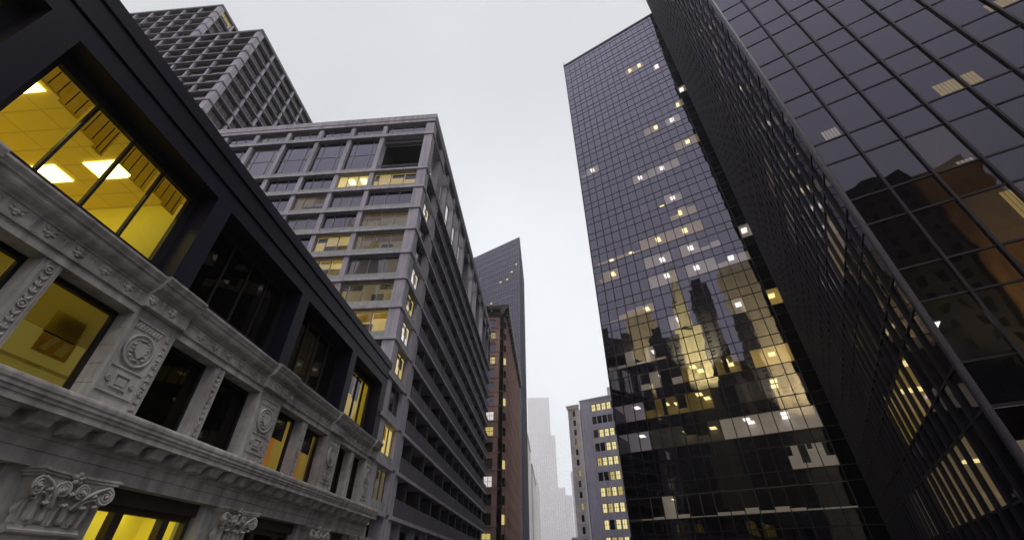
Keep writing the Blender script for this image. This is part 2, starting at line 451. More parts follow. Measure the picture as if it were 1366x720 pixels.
UU = Vector((math.sin(R(27.27)), math.cos(R(27.27))))     # along the dark side of the right-hand buildings
WW = Vector((-UU.y, UU.x))                                # along their faces that look down the street
PC = Vector((20.3*math.sin(R(44.05)), 20.3*math.cos(R(44.05))))
PI_ = PC + UU*40.9
MOD = 1.524
UU1 = Vector((math.sin(R(27.85)), math.cos(R(27.85)))); WW1 = Vector((-UU1.y, UU1.x))

# --- the tall tower at the end of the forecourt
t1 = thing('glass_tower', 'tall dark glass tower with a square grid and scattered lit offices, right of the street', 'skyscraper', (PI_.x+WW.x*13, PI_.y+WW.y*13, 0))
F1 = Frame(PI_, WW1, -UU1)
S = 'blind_y'
r1rooms = [
 (23,4,6,'a',[(6.2,.8),(4.7,.72)],[]), (22,2,2,'w',[(2.4,.66)],[]),
 (19,0,0,'w',[(.55,.5)],[]), (18,1,1,'a',[(1.8,.45)],[]), (18,2,3,'d',[],[(2,4,.62,'dark')]),
 (17,2,3,'w',[(3.1,.6)],[]), (17,5,6,'a',[(5.3,.6)],[]), (16,14,16,'w',[(15.2,.6)],[(16,17,.5,'dark')]),
 (15,1,3,'a',[(2.3,.58)],[]), (14,4,9,'w',[(9.1,.58),(6.2,.6)],[(8,9,.2,'dark')]),
 (12,5,6,'w',[(6.1,.5)],[(5,6,.2,'dark')]), (12,7,9,'d',[(7.6,.2)],[(7,9,.75,'dark')]),
 (11,4,6,'a',[(5.9,.55)],[(6,7,.45,'dark'),(4,5,.2,'dark')]),
 (10,4,10,'a',[(9.0,.55),(5.95,.52)],[]), (10,11,16,'a',[(15.1,.3),(12.5,.38)],[(11,12,.72,'dark'),(12,14,.62,'dark'),(14,17,.66,'dark')]),
 (9,14,16,'a',[(15.0,.6)],[(16,17,.5,'dark')]), (9,8,10,'w',[(9.2,.42)],[(8,9,.1,'dark')]), (9,7,7,'d',[],[]), (9,3,6,'w',[(5.95,.6)],[(3,4,.45,'dark'),(4,5,.62,'dark')]), (9,0,0,'w',[(.5,.58)],[]),
 (8,8,10,'w',[(9.1,.7)],[]), (8,7,7,'d',[],[]), (8,1,6,'w',[(6.0,.62),(2.6,.55)],[(1,2,.3,'dark'),(2,3,.25,'dark'),(3,4,.55,'dark')]),
 (7,11,16,'a',[(12.2,.35)],[(11,13,.3,'dark'),(13,14,.4,'dark'),(14,15,.55,'dark'),(15,17,.8,'dark')]),
 (6,9,9,'w',[(9.1,.66)],[]), (6,0,0,'y',[(.6,.6)],[]), (6,3,3,'w',[(3.5,.6)],[]),
 (5,11,16,'w',[(12.3,.62),(14.2,.3)],[(16,17,.72,'dark'),(15,16,.75,'dark'),(13,14,.8,'dark'),(11,12,.8,'dark')]),
 (4,10,13,'w',[(12.1,.66)],[(13,14,.6,'dark'),(11,12,.95,'dark'),(10,11,.55,'dark')]), (4,8,9,'o',[(9.0,.8),(8.6,.25)],[]), (4,5,6,'o',[(6.2,.75),(5.9,.25)],[(6,6.4,.9,'dark')]), (4,1,3,'y',[(2.4,.6)],[]),
 (3,14,16,'l',[(15.1,.75)],[]), (3,8,13,'o',[(12.4,.66),(11.4,.3),(9.1,.86),(8.7,.35)],[(13,14,.5,'dark'),(10.2,11,.7,'dark'),(12,12.4,.9,'dark')]), (3,4,5,'d',[],[]), (3,1,3,'d',[(3.05,.84),(3.1,.36)],[]),
 (2,14,16,'l',[(15.1,.8)],[]), (2,8,13,'d',[(11.2,.55),(8.9,.4)],[(9,10,.6,'dark'),(10,11,.5,'dark')]), (2,1,7,'w',[(6.0,.84),(5.8,.48),(3.17,.85),(3.17,.48)],[]),
 (1,1,3,'w',[],[(1.0,1.6,.55,'dark'),(2.6,3.2,.75,'dark'),(3.6,4,.4,'dark'),(2.2,2.6,.2,'dark')]),
 (0,1,16,'w',[(13.4,.4)],[(1,4,.9,'dark'),(4,5,.84,'dark'),(5,6,.75,'dark'),(6,7,.86,'dark'),(7,8,.72,'dark'),(8,10,.82,'dark'),(10,11,.92,'dark'),(11,12,.92,'dark'),(12,13,.8,'dark'),(14,15,.85,'dark'),(15,17,.9,'dark')]),
]
Z1, ST1 = 4.40+CAMZ, 4.04
curtain(t1, [dict(frame=F1, cols=17, k0=-2, k1=28, rooms=r1rooms, depth=4.0, ratio=lambda k: max(.25, ((k+.7)*4.04+4.4)/61))], Z1, ST1, 1.5, MOD, M['g_dark'], M['g_room'], M['g_span'], M['tower_metal'])
W1 = 17*MOD
core = MB()                                                    # the rest of the tower: body, side walls and roof
c = [PI_+UU1*4.6, PI_+WW1*(W1-.12)+UU1*4.6, PI_+WW1*(W1-.12)+UU1*38, PI_+UU1*38]
core.plan([(p.x, p.y) for p in c], 0, Z1+ST1*28+2.0)
core.build('tower_core', M['black_wall'], t1)
sl = MB()
for k in range(-1, 29):                                        # floor slabs reach the facade
    c = [PI_+UU1*.15+WW1*.05, PI_+WW1*(W1-.1)+UU1*.15, PI_+WW1*(W1-.1)+UU1*4.7, PI_+UU1*4.7+WW1*.05]
    sl.plan([(p.x, p.y) for p in c], Z1+ST1*k+.35, Z1+ST1*k+.9)
sl.build('floor_slabs', M['black_wall'], t1)
FS = Frame(PI_+WW1*W1, UU1, WW1)                                  # its street side
b = MB()
for k in range(-2, 29): b.box(FS, 0, 38, -.1, .0, Z1+ST1*k+.04, Z1+ST1*k+ST1-.04)
b.build('side_glazing', M['g_span'], t1)
b = MB()
for k in range(26): b.box(FS, k*MOD-.05, k*MOD+.05, 0, .12, 0, Z1+ST1*28+1.9)
b.box(F1, -.02, W1+.12, -.3, .20, Z1+ST1*28+1.5, Z1+ST1*28+2.15)
b.box(FS, .02, 38, -.3, .20, Z1+ST1*28+1.5, Z1+ST1*28+2.15)
b.build('parapet', M['tower_metal'], t1)

# --- the nearer block with the dark flank
t2 = thing('glass_office_block', 'dark glass office block at the right edge with large panes and a slanting black flank', 'office block', (PC.x+8, PC.y+10, 0))
FN = Frame(PC, -WW, -UU)          # near face
FD = Frame(PC, UU, WW)            # dark flank
Z2, ST2 = 4.44+CAMZ, 3.908
near_rooms = [
 (3,0,0,'k',[],[(.45,.95,.34,'blind_w')]), (3,2,4,'k',[],[(3.45,4.45,.40,'blind_y'),(2,3.2,.0,'dark')]), (4,5,6,'k',[],[(5.9,6.7,.35,'blind_y')]),
 (2,2,2,'d',[],[(2.55,2.95,.12,'blind_w')]), (1,2,4,'d',[],[(2.75,3.2,.9,'blind_y')]),
 (0,0,5,'k',[(.35,.35)],[]), (-1,0,5,'l',[],[(0,6,.4,'dark')]),
]
dark_rooms = [
 (0,3,8,'y',[(4.2,.85),(7.2,.8)],[]), (0,15,17,'a',[(16.2,.7)],[]), (1,5,11,'d',[(5.6,.6),(9.4,.6)],[]), (1,17,20,'w',[(18.5,.6)],[]),
 (2,13,19,'a',[(14.2,.7),(17.4,.6)],[]), (2,2,4,'a',[(2.4,.8),(3.2,.7)],[]), (3,16,21,'y',[(18.2,.6)],[]), (4,7,9,'w',[(8.2,.6)],[]), (6,17,20,'y',[(18.5,.6)],[]), (7,13,16,'a',[(14.5,.6)],[]),
 (8,3,5,'a',[(4.2,.6)],[]), (5,6,8,'a',[(7,.6)],[]),
 (-1,2,8,'a',[(3.5,.7),(6.2,.7)],[]), (-1,11,14,'w',[(12.5,.7)],[]),
]
curtain(t2, [dict(frame=FN, cols=28, k0=-2, k1=33, rooms=near_rooms, depth=3.4, ratio=lambda k: max(.2, ((k+.7)*3.9+4.4)/22)),
             dict(frame=FD, cols=26, k0=-2, k1=33, rooms=dark_rooms, depth=3.4, ratio=lambda k: .5)],
        Z2, ST2, 1.49, MOD, M['g_near_dark'], M['g_near_room'], M['g_near_dark'], M['tower_metal'], mull=(.09, .15), trans=(.08, .07), tilt=.0032)
HT2 = Z2+ST2*33+1.5
LN, LD = 28*MOD, 40.9
core = MB()
c = [PC+UU*4-WW*4, PC+UU*4-WW*(LN-.2), PC+UU*(LD+30)-WW*(LN-.2), PC+UU*(LD+30)-WW*4]
core.plan([(p.x, p.y) for p in c], 0, HT2); core.build('tower_core', M['black_wall'], t2)
sl = MB()
for k in range(-1, 34):
    c = [PC+UU*.12-WW*.12, PC+UU*.12-WW*(LN-.3), PC+UU*4.1-WW*(LN-.3), PC+UU*4.1-WW*4.1, PC+UU*(LD-.1)-WW*4.1, PC+UU*(LD-.1)-WW*.12]
    sl.plan([(p.x, p.y) for p in c], Z2+ST2*k+.35, Z2+ST2*k+.9)
sl.build('floor_slabs', M['black_wall'], t2)
b = MB(); n = 20                                               # the rounded corner column, jointed at each storey
for k in range(-2, 34):
    z0, z1 = Z2+ST2*k+.012, Z2+ST2*(k+1)-.012
    b.plan([(PC.x+.125*math.cos(6.2832*i/n)-UU.x*.04+WW.x*.02, PC.y+.125*math.sin(6.2832*i/n)-UU.y*.04+WW.y*.02) for i in range(n)], z0, z1)
    b.plan([(PC.x+.115*math.cos(6.2832*i/n)-UU.x*.04+WW.x*.02, PC.y+.115*math.sin(6.2832*i/n)-UU.y*.04+WW.y*.02) for i in range(n)], z1-.002, z1+.026)
b.build('corner_column', M['tower_metal_light'], t2)
b = MB(); b.box(FN, -.2, LN, -.6, .2, HT2-.4, HT2+.5); b.box(FD, .25, LD, -.6, .2, HT2-.4, HT2+.5); b.build('parapet', M['tower_metal'], t2)

# ------------------------------------------------------------------ concrete grid buildings
def window_cell(fr, a0, a1, z0, z1, d, bars, vis, glassmat, litmat=None, depth=1.4, transom=None, bw=.05, lamp=None):
    """a window of frame, pane and, when lit, the room behind; returned as (importance, builder)"""
    if not litmat and glassmat is M['g_win'] and random.random() < .22: glassmat = M['g_win_blind']
    corners = [fr(a0, d, z0), fr(a1, d, z0), fr(a1, d, z1), fr(a0, d, z1)]
    n_ = (Vector(corners[1])-Vector(corners[0])).cross(Vector(corners[3])-Vector(corners[0]))
    if n_.x*fr.n.x + n_.y*fr.n.y < 0: corners.reverse()
    def make(parent, framemat):
        f = MB()
        f.box(fr, a0, a0+bw, d-.05, d+.04, z0, z1); f.box(fr, a1-bw, a1, d-.05, d+.04, z0, z1)
        f.box(fr, a0+bw, a1-bw, d-.05, d+.03, z0, z0+bw); f.box(fr, a0+bw, a1-bw, d-.05, d+.03, z1-bw, z1)
        for t in bars:
            a = a0+(a1-a0)*t; f.box(fr, a-bw/2, a+bw/2, d-.045, d+.05, z0+bw, z1-bw)
        if transom: zt = z0+(z1-z0)*transom; f.box(fr, a0+bw, a1-bw, d-.04, d+.045, zt-bw/2, zt+bw/2)
        o = f.build('window', framemat, parent)
        p = MB(); tilted_pane(p, fr, a0+.01, a1-.01, z0+.01, z1-.01, d, .0015)
        p.build('pane', M['g_clear'] if litmat else glassmat, o, recalc=False)
        if litmat:
            q = MB(); e = d-depth
            q.quad(fr(a0, e, z0-.4), fr(a1, e, z0-.4), fr(a1, e, z1+.05), fr(a0, e, z1+.05))
            q.quad(fr(a0, d-.02, z1+.05), fr(a1, d-.02, z1+.05), fr(a1, e, z1+.05), fr(a0, e, z1+.05))
            for aa in (a0-.01, a1+.01): q.quad(fr(aa, d-.02, z0-.4), fr(aa, e, z0-.4), fr(aa, e, z1+.05), fr(aa, d-.02, z1+.05))
            q.build('lit_room', litmat, o, recalc=False)
            if bw < .05:
                edges = [0]+list(bars)+[1]; b = MB()
                for j in range(len(edges)-1):
                    h = random.choice((0, 0, .18, .3, .45))*(z1-z0)
                    if h: b.box(fr, a0+(a1-a0)*edges[j]+.05, a0+(a1-a0)*edges[j+1]-.05, d-.16, d-.14, z1-h, z1-.05)
                b.build('blind', M['blind_brown'] if random.random() < .6 else M['blind_dark'], o)
                b = MB(); t = random.uniform(.15, .7); b.box(fr, a0+(a1-a0)*t, a0+(a1-a0)*(t+.22), e+.02, e+.25, z0-.4, z1-random.uniform(.1, .5)); b.build('cupboard', M['brown_spandrel'], o)
            if lamp:
                for t in lamp:
                    a = a0+(a1-a0)*t
                    MB().box(fr, a-.3, a+.3, d-depth*.8, d-depth*.3, z1-.03, z1+.02).build('ceiling_light', M['lamp_y'], o)
    return seen_area(corners)*vis, make, corners, d, glassmat

def place_windows(root, cells, framemat, nmax=100):
    cells.sort(key=lambda t: -t[0])
    rest = {}
    for i, (ar, make, cs, d, gm) in enumerate(cells):
        if i < nmax and ar > 0: make(root, framemat)
        else:
            b = rest.setdefault(gm.name, (MB(), gm))[0]; b.quad(*cs)
    for b, gm in rest.values(): b.build('window', gm, root, kind='stuff', recalc=False)

GX, GY = -11.0, 27.2
gb = thing('concrete_apartment_block', 'grey concrete grid building with long stacked balconies along the street', 'apartment block', (-22, 53, 0))
FG = Frame((GX, GY), (-1, 0), (0, -1))            # gable, a runs left
FT = Frame((GX, GY), (0, 1), (1, 0))              # street side
LV = [5.25+2.75*k for k in range(11)] + [35.55]      # slab tops up to the tall storey
LV = [5.2, 7.95, 10.7, 13.5, 16.3, 19.05, 21.8, 24.55, 27.3, 30.0, 32.85, 35.6, 41.4, 43.5]
GL, STL = 46.0, 51.6
piers_g = [(0, .95), (5.47, 5.92), (9.22, 9.67), (13.0, 13.45), (16.85, 17.3), (20.75, 21.2), (24.6, 25.05), (28.5, 28.95), (32.4, 32.85)]
for a0, a1 in piers_g:
    fm = MB()
    for i in range(len(LV)-1):
        fm.box(FG, a0 if a0 else .001, a1, -1.0, -.02 if a0 else .0, LV[i]+.002, LV[i+1]-.24)
    fm.build('gable_pier', M['concrete'], gb)
for i, z in enumerate(LV[:-1]): MB().box(FG, -.11, GL, -1.4, .12, z-.24, z).build('floor_slab', M['concrete_edge'], gb)
sp = MB(); so = MB()
for i in range(len(LV)-1):
    for j in range(len(piers_g)-1):
        a0, a1 = piers_g[j][1], piers_g[j+1][0]
        if i == 11 and j == 0: continue
        MB().box(FG, a0+.003, a1-.003, -.44, -.10, LV[i]+.003, LV[i]+.56).build('spandrel_panel', M['verdigris'], gb)
cells = []
litg = {(10,0):'lit_warm', (10,1):'lit_y', (8,0):'lit_dim', (7,0):'lit_dim', (7,1):'lit_warm', (6,1):'lit_warm', (5,1):'lit_y', (5,0):'lit_dim', (4,0):'lit_warm', (4,1):'lit_warm', (9,2):'lit_dim', (2,1):'lit_y'}
for i in range(len(LV)-1):
    for j in range(len(piers_g)-1):
        if i == 11 and j == 0: continue
        a0, a1 = piers_g[j][1]+.02, piers_g[j+1][0]-.02
        z0, z1 = LV[i]+.565, LV[i+1]-.34
        tall = i == 11
        lm = litg.get((i, j))
        bars = (.22, .78) if tall else ((.36, .70) if j else (.3, .6, .88))
        cells.append(window_cell(FG, a0, a1, z0, z1, -.34, bars, 1, M['g_win'], M[lm] if lm else None, transom=.5 if tall else None, bw=.045, lamp=(.3, .7) if lm == 'lit_y' else None))
place_windows(gb, cells, M['alu'])
# the open loggia at the top corner
b = MB(); a0, a1 = .95, 5.47
b.quad(FG(a0, -6, 35.6), FG(a1, -6, 35.6), FG(a1, -6, 41.1), FG(a0, -6, 41.1)); b.quad(FG(a1, -1, 35.6), FG(a1, -6, 35.6), FG(a1, -6, 41.1), FG(a1, -1, 41.1))
lg = b.build('corner_loggia', M['partition'], gb, recalc=False)
b = MB()
for k in range(45): b.box(FG, a0+k*.1, a0+k*.1+.018, -.32, -.30, 35.6, 36.55)
b.box(FG, a0, a1, -.34, -.28, 36.55, 36.61); b.box(FG, a0+.001, a1-.001, -.9, -.5, 40.6, 41.15); b.build('railing', M['balcony_rail'], lg)
MB().box(FG, .001, .95, -1.0, 0, 0, 4.96).build('ground_storey_pier', M['concrete'], gb); MB().box(FT, 3.75, 5.45, -.9, -.02, 0, 4.96).build('ground_storey_pier', M['concrete'], gb)
for k in range(1, 12): MB().box(FT, 3.92+4*k, 4.45+4*k, -.9, -.3, 0, 4.96).build('ground_storey_pier', M['concrete'], gb)
# solid body behind everything
b = MB()
b.box(WF, -57, -13.2, 33.6, 78.6, 0, 43.4); b.box(WF, -57, -17.6, 28.9, 33.7, 0, 43.4); b.box(WF, -17.6, -13.2, 29.0, 33.7, 0, 35.5)
b.build('inner_walls', M['partition'], gb)
# roof fascia
b = MB()
b.box(FG, -.07, GL, -1.5, .08, 43.5, 43.98); b.box(FG, -.12, GL, -1.2, .13, 43.98, 44.75)
b.box(FT, 1.3, STL+.2, -1.5, .069, 43.502, 43.982); b.box(FT, 1.3, STL+.3, -1.2, .119, 43.984, 44.752)
b.build('roof_fascia', M['concrete'], gb)
MB().box(WF, -57, -11.4, 27.6, 78.7, 43.9, 44.3).build('roof', M['roofing'], gb)
# street side: pier line, windowed end bay, balconies
PT = [(3.75, 5.45)]
for k in range(1, 12): PT.append((3.95+4.0*k, 4.5+4.0*k))
b = MB()
for i in range(len(LV)-1):
    b.box(FT, 3.75, 5.45, -.9, -.02, LV[i]+.002, LV[i+1]-.24)
b.build('street_pier', M['concrete'], gb)
for i, z in enumerate(LV[:-1]):
    MB().box(FT, 1.405, STL if i >= 11 else 3.70, -1.6, .11, z-.24, z).build('floor_slab', M['concrete_edge'], gb)
for k in range(1, 13):
    b = MB()
    for i in (11, 12):
        b.box(FT, 3.75+4.0*k, 4.45+4.0*k, -.9, -.02, LV[i]+.002, LV[i+1]-.24)
    b.build('upper_pier', M['concrete'], gb)
cells = []
lit_t = {(9,): None}
end_lit = {9: 'lit_w', 6: 'lit_w', 5: 'lit_y', 4: 'lit_w', 3: 'lit_y', 7: None, 1: 'lit_y', 0: 'lit_dim'}
for i in range(11):
    lm = end_lit.get(i)
    cells.append(window_cell(FT, .98, 3.73, LV[i]+.565, LV[i+1]-.30, -.34, (.33, .66), 3, M['g_win'], M[lm] if lm else None, bw=.0451, depth=.65))
for i in range(11): MB().box(FT, .97, 3.74, -.44, -.10, LV[i]+.003, LV[i]+.56).build('spandrel_panel', M['verdigris'], gb)
for k in range(12):
    for i in (11, 12):
        lm = 'lit_w' if (i == 11 and k in (0, 1, 2, 3, 5, 6, 8)) else None
        a0 = (5.47 if k == 0 else 4.47+4.0*k); a1 = 7.73+4.0*k
        cells.append(window_cell(FT, a0, a1, LV[i]+.3, LV[i+1]-.3, -.7, (.5,), 1.5, M['g_win'], M[lm] if (lm) else None, transom=.5 if i == 11 else None, bw=.06))
cells.append(window_cell(FT, .98, 3.73, LV[12]+.41, LV[13]-.30, -.48, (.33, .66), 3, M['g_win'], bw=.045))
# glazing at the back of the balconies
BL = [i for i in range(0, 11)]
for i in BL:
    for k in range(12):
        a0, a1 = (5.5 if k == 0 else 4.5+4.0*k), 7.92+4.0*k
        lm = {(3, 0): 'lit_y', (1, 0): 'lit_warm', (2, 0): 'lit_y', (0, 0): 'lit_warm', (0, 3): 'lit_dim', (5, 4): 'lit_dim'}.get((i, k))
        cells.append(window_cell(FT, a0, a1-1.6, LV[i]+.02, LV[i+1]-.3, -1.95, (.5,), .5, M['g_black'], M[lm] if lm else None, bw=.06))
place_windows(gb, cells, M['alu'], 96)
# balconies, one part per storey with railing and partitions under it
def balcony(i):
    z = LV[i]
    o = MB().box(FT, 4.75, STL, -2.0, .10, z-.24, z+.001).build('balcony', M['concrete_edge'], gb)
    r = MB(); zt = z+1.06
    a = 5.6
    while a < STL-.05:
        r.box(FT, a, a+.022, .02, .045, z+.08, zt-.04); a += .11
    r.box(FT, 5.5, STL, .005, .06, zt-.04, zt); r.box(FT, 5.5, STL, .01, .055, z+.05, z+.08)
    for k in range(12): r.box(FT, 5.52+4*k-.03, 5.52+4*k+.03, .0, .062, z, zt+.01)
    r.build('railing', M['balcony_rail'], o)
    s = MB()
    for k in range(12): s.box(FT, 5.72+4*k, STL if k == 11 else 9.35+4*k, -.04, -.015, z+.08, zt-.1)
    s.build('railing_panel', M['rail_panel'], o)
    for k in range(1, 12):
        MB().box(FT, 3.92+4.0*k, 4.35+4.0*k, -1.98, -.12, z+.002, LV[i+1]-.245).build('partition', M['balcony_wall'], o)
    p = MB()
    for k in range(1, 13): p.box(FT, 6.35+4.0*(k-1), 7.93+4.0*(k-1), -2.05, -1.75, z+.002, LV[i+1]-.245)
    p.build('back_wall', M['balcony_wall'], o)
for i in BL: balcony(i)

# --- the dark tower of two blocks behind it
def grid_block(name, label, X, Y, length, depth, roof, storey, nst, bay):
    t = thing(name, label, 'tower block', (X-length/2, Y+depth/2, 0))
    A, B = Frame((X, Y), (-1, 0), (0, -1)), Frame((X, Y), (0, 1), (1, 0))
    lv = [roof-storey*k for k in range(nst+1)]
    sl, spn = MB(), MB()
    cells = []
    for fr, ln in ((A, length), (B, depth)):
        n = int(round((ln-1.1)/bay)); bw = (ln-1.1)/n
        for j in range(-1, n):
            pr = MB()
            for k in range(nst):
                z1, z0 = lv[k], lv[k+1]
                if j < 0: pr.box(fr, 0 if fr is A else .001, 1.1, -1.1 if fr is A else -.9, -.02 if fr is A else -.021, z0+.14, z1-.16)
                else: pr.box(fr, 1.1+bw*(j+1)-.45, 1.1+bw*(j+1), -.9, -.03, z0+.141, z1-.161)
            pr.build('pier', M['concrete'], t)
        for k in range(nst):
            z1, z0 = lv[k], lv[k+1]
            s0 = .05 if fr is B else -.10
            sl.box(fr, s0 if fr is A else 1.2, ln, -1.1, .10, z0-.16, z0+.14)
            for j in range(n):
                a0 = 1.1+bw*j
                lm = None
                if random.random() < .02: lm = 'lit_warm'
                cells.append(window_cell(fr, a0+.02, a0+bw-.47, z0+.62, z1-.22, -.42, (.34, .67), 1, M['g_win_soft'], M[lm] if lm else None, bw=.06))
                spn.box(fr, a0+.01, a0+bw-.46, -.55, -.34, z0+.142, z0+.6)
    sl.build('floor_slabs', M['concrete_dark'], t); spn.build('spandrels', M['brown_spandrel'], t)
    place_windows(t, cells, M['alu'], 100)
    MB().box(WF, X-length, X-1.3, Y+1.3, Y+depth, 0, roof-.2).build('inner_walls', M['partition'], t)
    b = MB(); b.box(A, -.12, length, -1.2, .12, roof-.16, roof+.55); b.box(B, 1.21, depth, -1.2, .12, roof-.16, roof+.55); b.build('roof_fascia', M['concrete_dark'], t)
    return t
grid_block('concrete_tower', 'dark concrete grid tower, the nearer and lower of two behind the balcony building', -53.8, 34.8, 34, 21.6, 91.0, 2.75, 17, 3.9)
grid_block('concrete_tower', 'dark concrete grid tower, the taller one standing behind its twin at top left', -71.4, 36.1, 34, 12, 110.0, 3.1, 13, 3.9)

# ------------------------------------------------------------------ brown brick building
bb = thing('brick_office_building', 'tall brown brick building with a heavy dark cornice and rows of narrow windows', 'office building', (-24, 135, 0))
BY, BLN, BTOP = 104.2, 60.0, 62.5
FA, FB = Frame((-11, BY), (-1, 0), (0, -1)), Frame((-11, BY), (0, 1), (1, 0))
wl = MB(); bs = 3.72; nz = 16; cells = []
def punched(fr, length, xs, ww, zs, zh, dep, wl, ztop, lits, lits_mat, vis=1):
    """wall with true window openings: piers between, spandrels above and below"""
    edges = []
    last = 0
    for x in xs:
        wl.box(fr, last, x, -1.0, 0, 0, ztop); last = x+ww
    wl.box(fr, last, length, -1.0, 0, 0, ztop)
    for x in xs:
        zl = 0
        for z in zs:
            wl.box(fr, x+.001, x+ww-.001, -.99, -.06, zl, z); zl = z+zh
        wl.box(fr, x+.001, x+ww-.001, -.99, -.06, zl, ztop)
    for ix, x in enumerate(xs):
        for iz, z in enumerate(zs):
            lm = lits.get((ix, iz)) if isinstance(lits, dict) else (random.choice(lits_mat) if random.random() < lits else None)
            cells.append(window_cell(fr, x, x+ww, z, z+zh, -dep, (.5,), vis, M['g_win'], M[lm] if lm else None, transom=.5, bw=.07, depth=.7))
zs = [3.6+bs*k for k in range(nz)]
xs = [.0+2.4+3.6*k for k in range(6)]
lits = {(0, 1): 'lit_y', (0, 4): 'lit_w', (0, 7): 'lit_y', (0, 8): 'lit_w', (0, 12): 'lit_y', (0, 14): 'lit_warm', (1, 5): 'lit_y'}
punched(FA, 24, [2.2+3.5*k for k in range(6)], 2.0, zs, 2.3, .35, wl, BTOP, lits, None)
# street side in stacks of three-sided oriel windows
wl.box(FB, 0, BLN, -1.0, 0, 0, BTOP)
def oriel(a, w_, p_, g_=0):
    return [FB(a-g_, -.05, 0)[:2], FB(a-g_, .02, 0)[:2], FB(a+.42, p_+g_, 0)[:2], FB(a+w_-.42, p_+g_, 0)[:2], FB(a+w_+g_, .02, 0)[:2], FB(a+w_+g_, -.05, 0)[:2]]
xsB = [1.5+3.0*k for k in range(19)]
litb = {(0, 2), (0, 5), (0, 9), (0, 12), (1, 3), (3, 6), (2, 12), (1, 7)}
rest = {}
for k, x in enumerate(xsB):
    sp = MB(); pts = oriel(x, 2.2, .62, .05)
    zl = 2.0
    for z in zs: sp.plan(pts, zl, z+.25); zl = z+2.15
    sp.plan(pts, zl, BTOP-.4)
    for q in (pts[2], pts[3]):
        sp.plan([(q[0]-.09, q[1]-.09), (q[0]+.06, q[1]-.09), (q[0]+.06, q[1]+.09), (q[0]-.09, q[1]+.09)], 2.1, BTOP-.5)
    sp.build('oriel_bay', M['terracotta'], bb)
    for j, z in enumerate(zs):
        mt = M['lit_y'] if (k, j) in litb else M['g_win']
        g_ = MB().plan(oriel(x, 2.2, .62), z+.25, z+2.15)
        if k < 6: g_.build('oriel_window', mt, bb)
        else: rest.setdefault(mt.name, (MB(), mt))[0].add(g_.v, g_.f)
for g_, mt in rest.values(): g_.build('oriel_window', mt, bb, kind='stuff')
wl.build('wall', M['brick'], bb)
place_windows(bb, cells, M['bronze'], 100)
b = MB()
for k in range(nz): b.box(FA, .3, 23, -.01, .1, zs[k]-.34, zs[k]-.10)
b.build('sills', M['terracotta'], bb)
b = MB()
for fr, L in ((FA, 24), (FB, BLN)):
    s = 0 if fr is FA else 0
    b.profile(fr, [(-.5, BTOP), (.12, BTOP), (.2, BTOP+.5), (.5, BTOP+.7), (.55, BTOP+1.3), (1.5, BTOP+1.9), (1.75, BTOP+2.6), (1.75, BTOP+2.9), (-.5, BTOP+3.1)], -1.75 if fr is FB else -1.749, L)
b.build('cornice', M['bronze'], bb)
for k in range(22): MB().box(FB, .3+2.75*k, .9+2.75*k, .1, 1.3, BTOP+.9, BTOP+1.75).build('cornice_bracket', M['bronze'], bb)
for k in range(9): MB().box(FA, .3+2.75*k, .9+2.75*k, .1, 1.3, BTOP+.9, BTOP+1.75).build('cornice_bracket', M['bronze'], bb)
MB().box(WF, -35, -12.4, BY+1.2, BY+BLN, 0, BTOP+2).build('inner_walls', M['partition'], bb)

# ------------------------------------------------------------------ far slanted glass tower
ft = thing('slanted_glass_tower', 'slate blue glass tower with a sharp corner, rising behind the brown brick building', 'skyscraper', (-30, 205, 0))
P = Vector((-11.0, 184.7)); Wd = Vector((-math.sin(R(59.6)), math.cos(R(59.6))))
FP = Frame(P, Wd, (-Wd.y*1, Wd.x) if (-Wd.y*-11) < 0 else (Wd.y, -Wd.x))
nrm = Vector((-Wd.y, Wd.x))
if nrm.dot(-P) < 0: nrm = -nrm
FP = Frame(P, Wd, nrm); FQ = Frame(P, (0, 1), (1, 0))
FH = 162.6
b = MB(); b.plan([(P.x, P.y), (P.x+Wd.x*52, P.y+Wd.y*52), (P.x+Wd.x*52, P.y+70), (P.x, P.y+45)], 0, FH)
b.build('tower_body', M['g_span'], ft)
def far_curtain(root, fr, ln, ztop, mod, st, dep):
    b = MB()
    n = int(ln/mod)
    for k in range(n+1): b.box(fr, k*mod-.09, k*mod+.09, 0, dep, 0, ztop)
    k = 0; z = ztop
    while z > 2:
        b.box(fr, 0, ln, .0, dep*.7, z-.16, z+.1); b.box(fr, 0, ln, .0, dep*.7, z-1.55, z-1.4); z -= st
    b.build('facade_frame', M['tower_metal_far'], root)
far_curtain(ft, FP, 52, FH, 1.53, 3.95, .12); far_curtain(ft, FQ, 45, FH, 1.53, 3.95, .30)
for (a, z, w_) in ((4, 143, 1.4), (8, 140, 1.2), (12.5, 137.5, 1.3), (1.5, 146.9, 1), (18, 120.5, 2.6), (22, 118, 3), (24.5, 116, 1.4), (19, 128, 1.1), (23.5, 124, 1)):
    k = round((FH-z)/3.95); zz = FH-3.95*k
    MB().box(FP, round(a/1.53)*1.53+.1, round(a/1.53)*1.53+.1+w_, .01, .03, zz-3.6, zz-2.6).build('lit_window', M['lit_y'], ft)

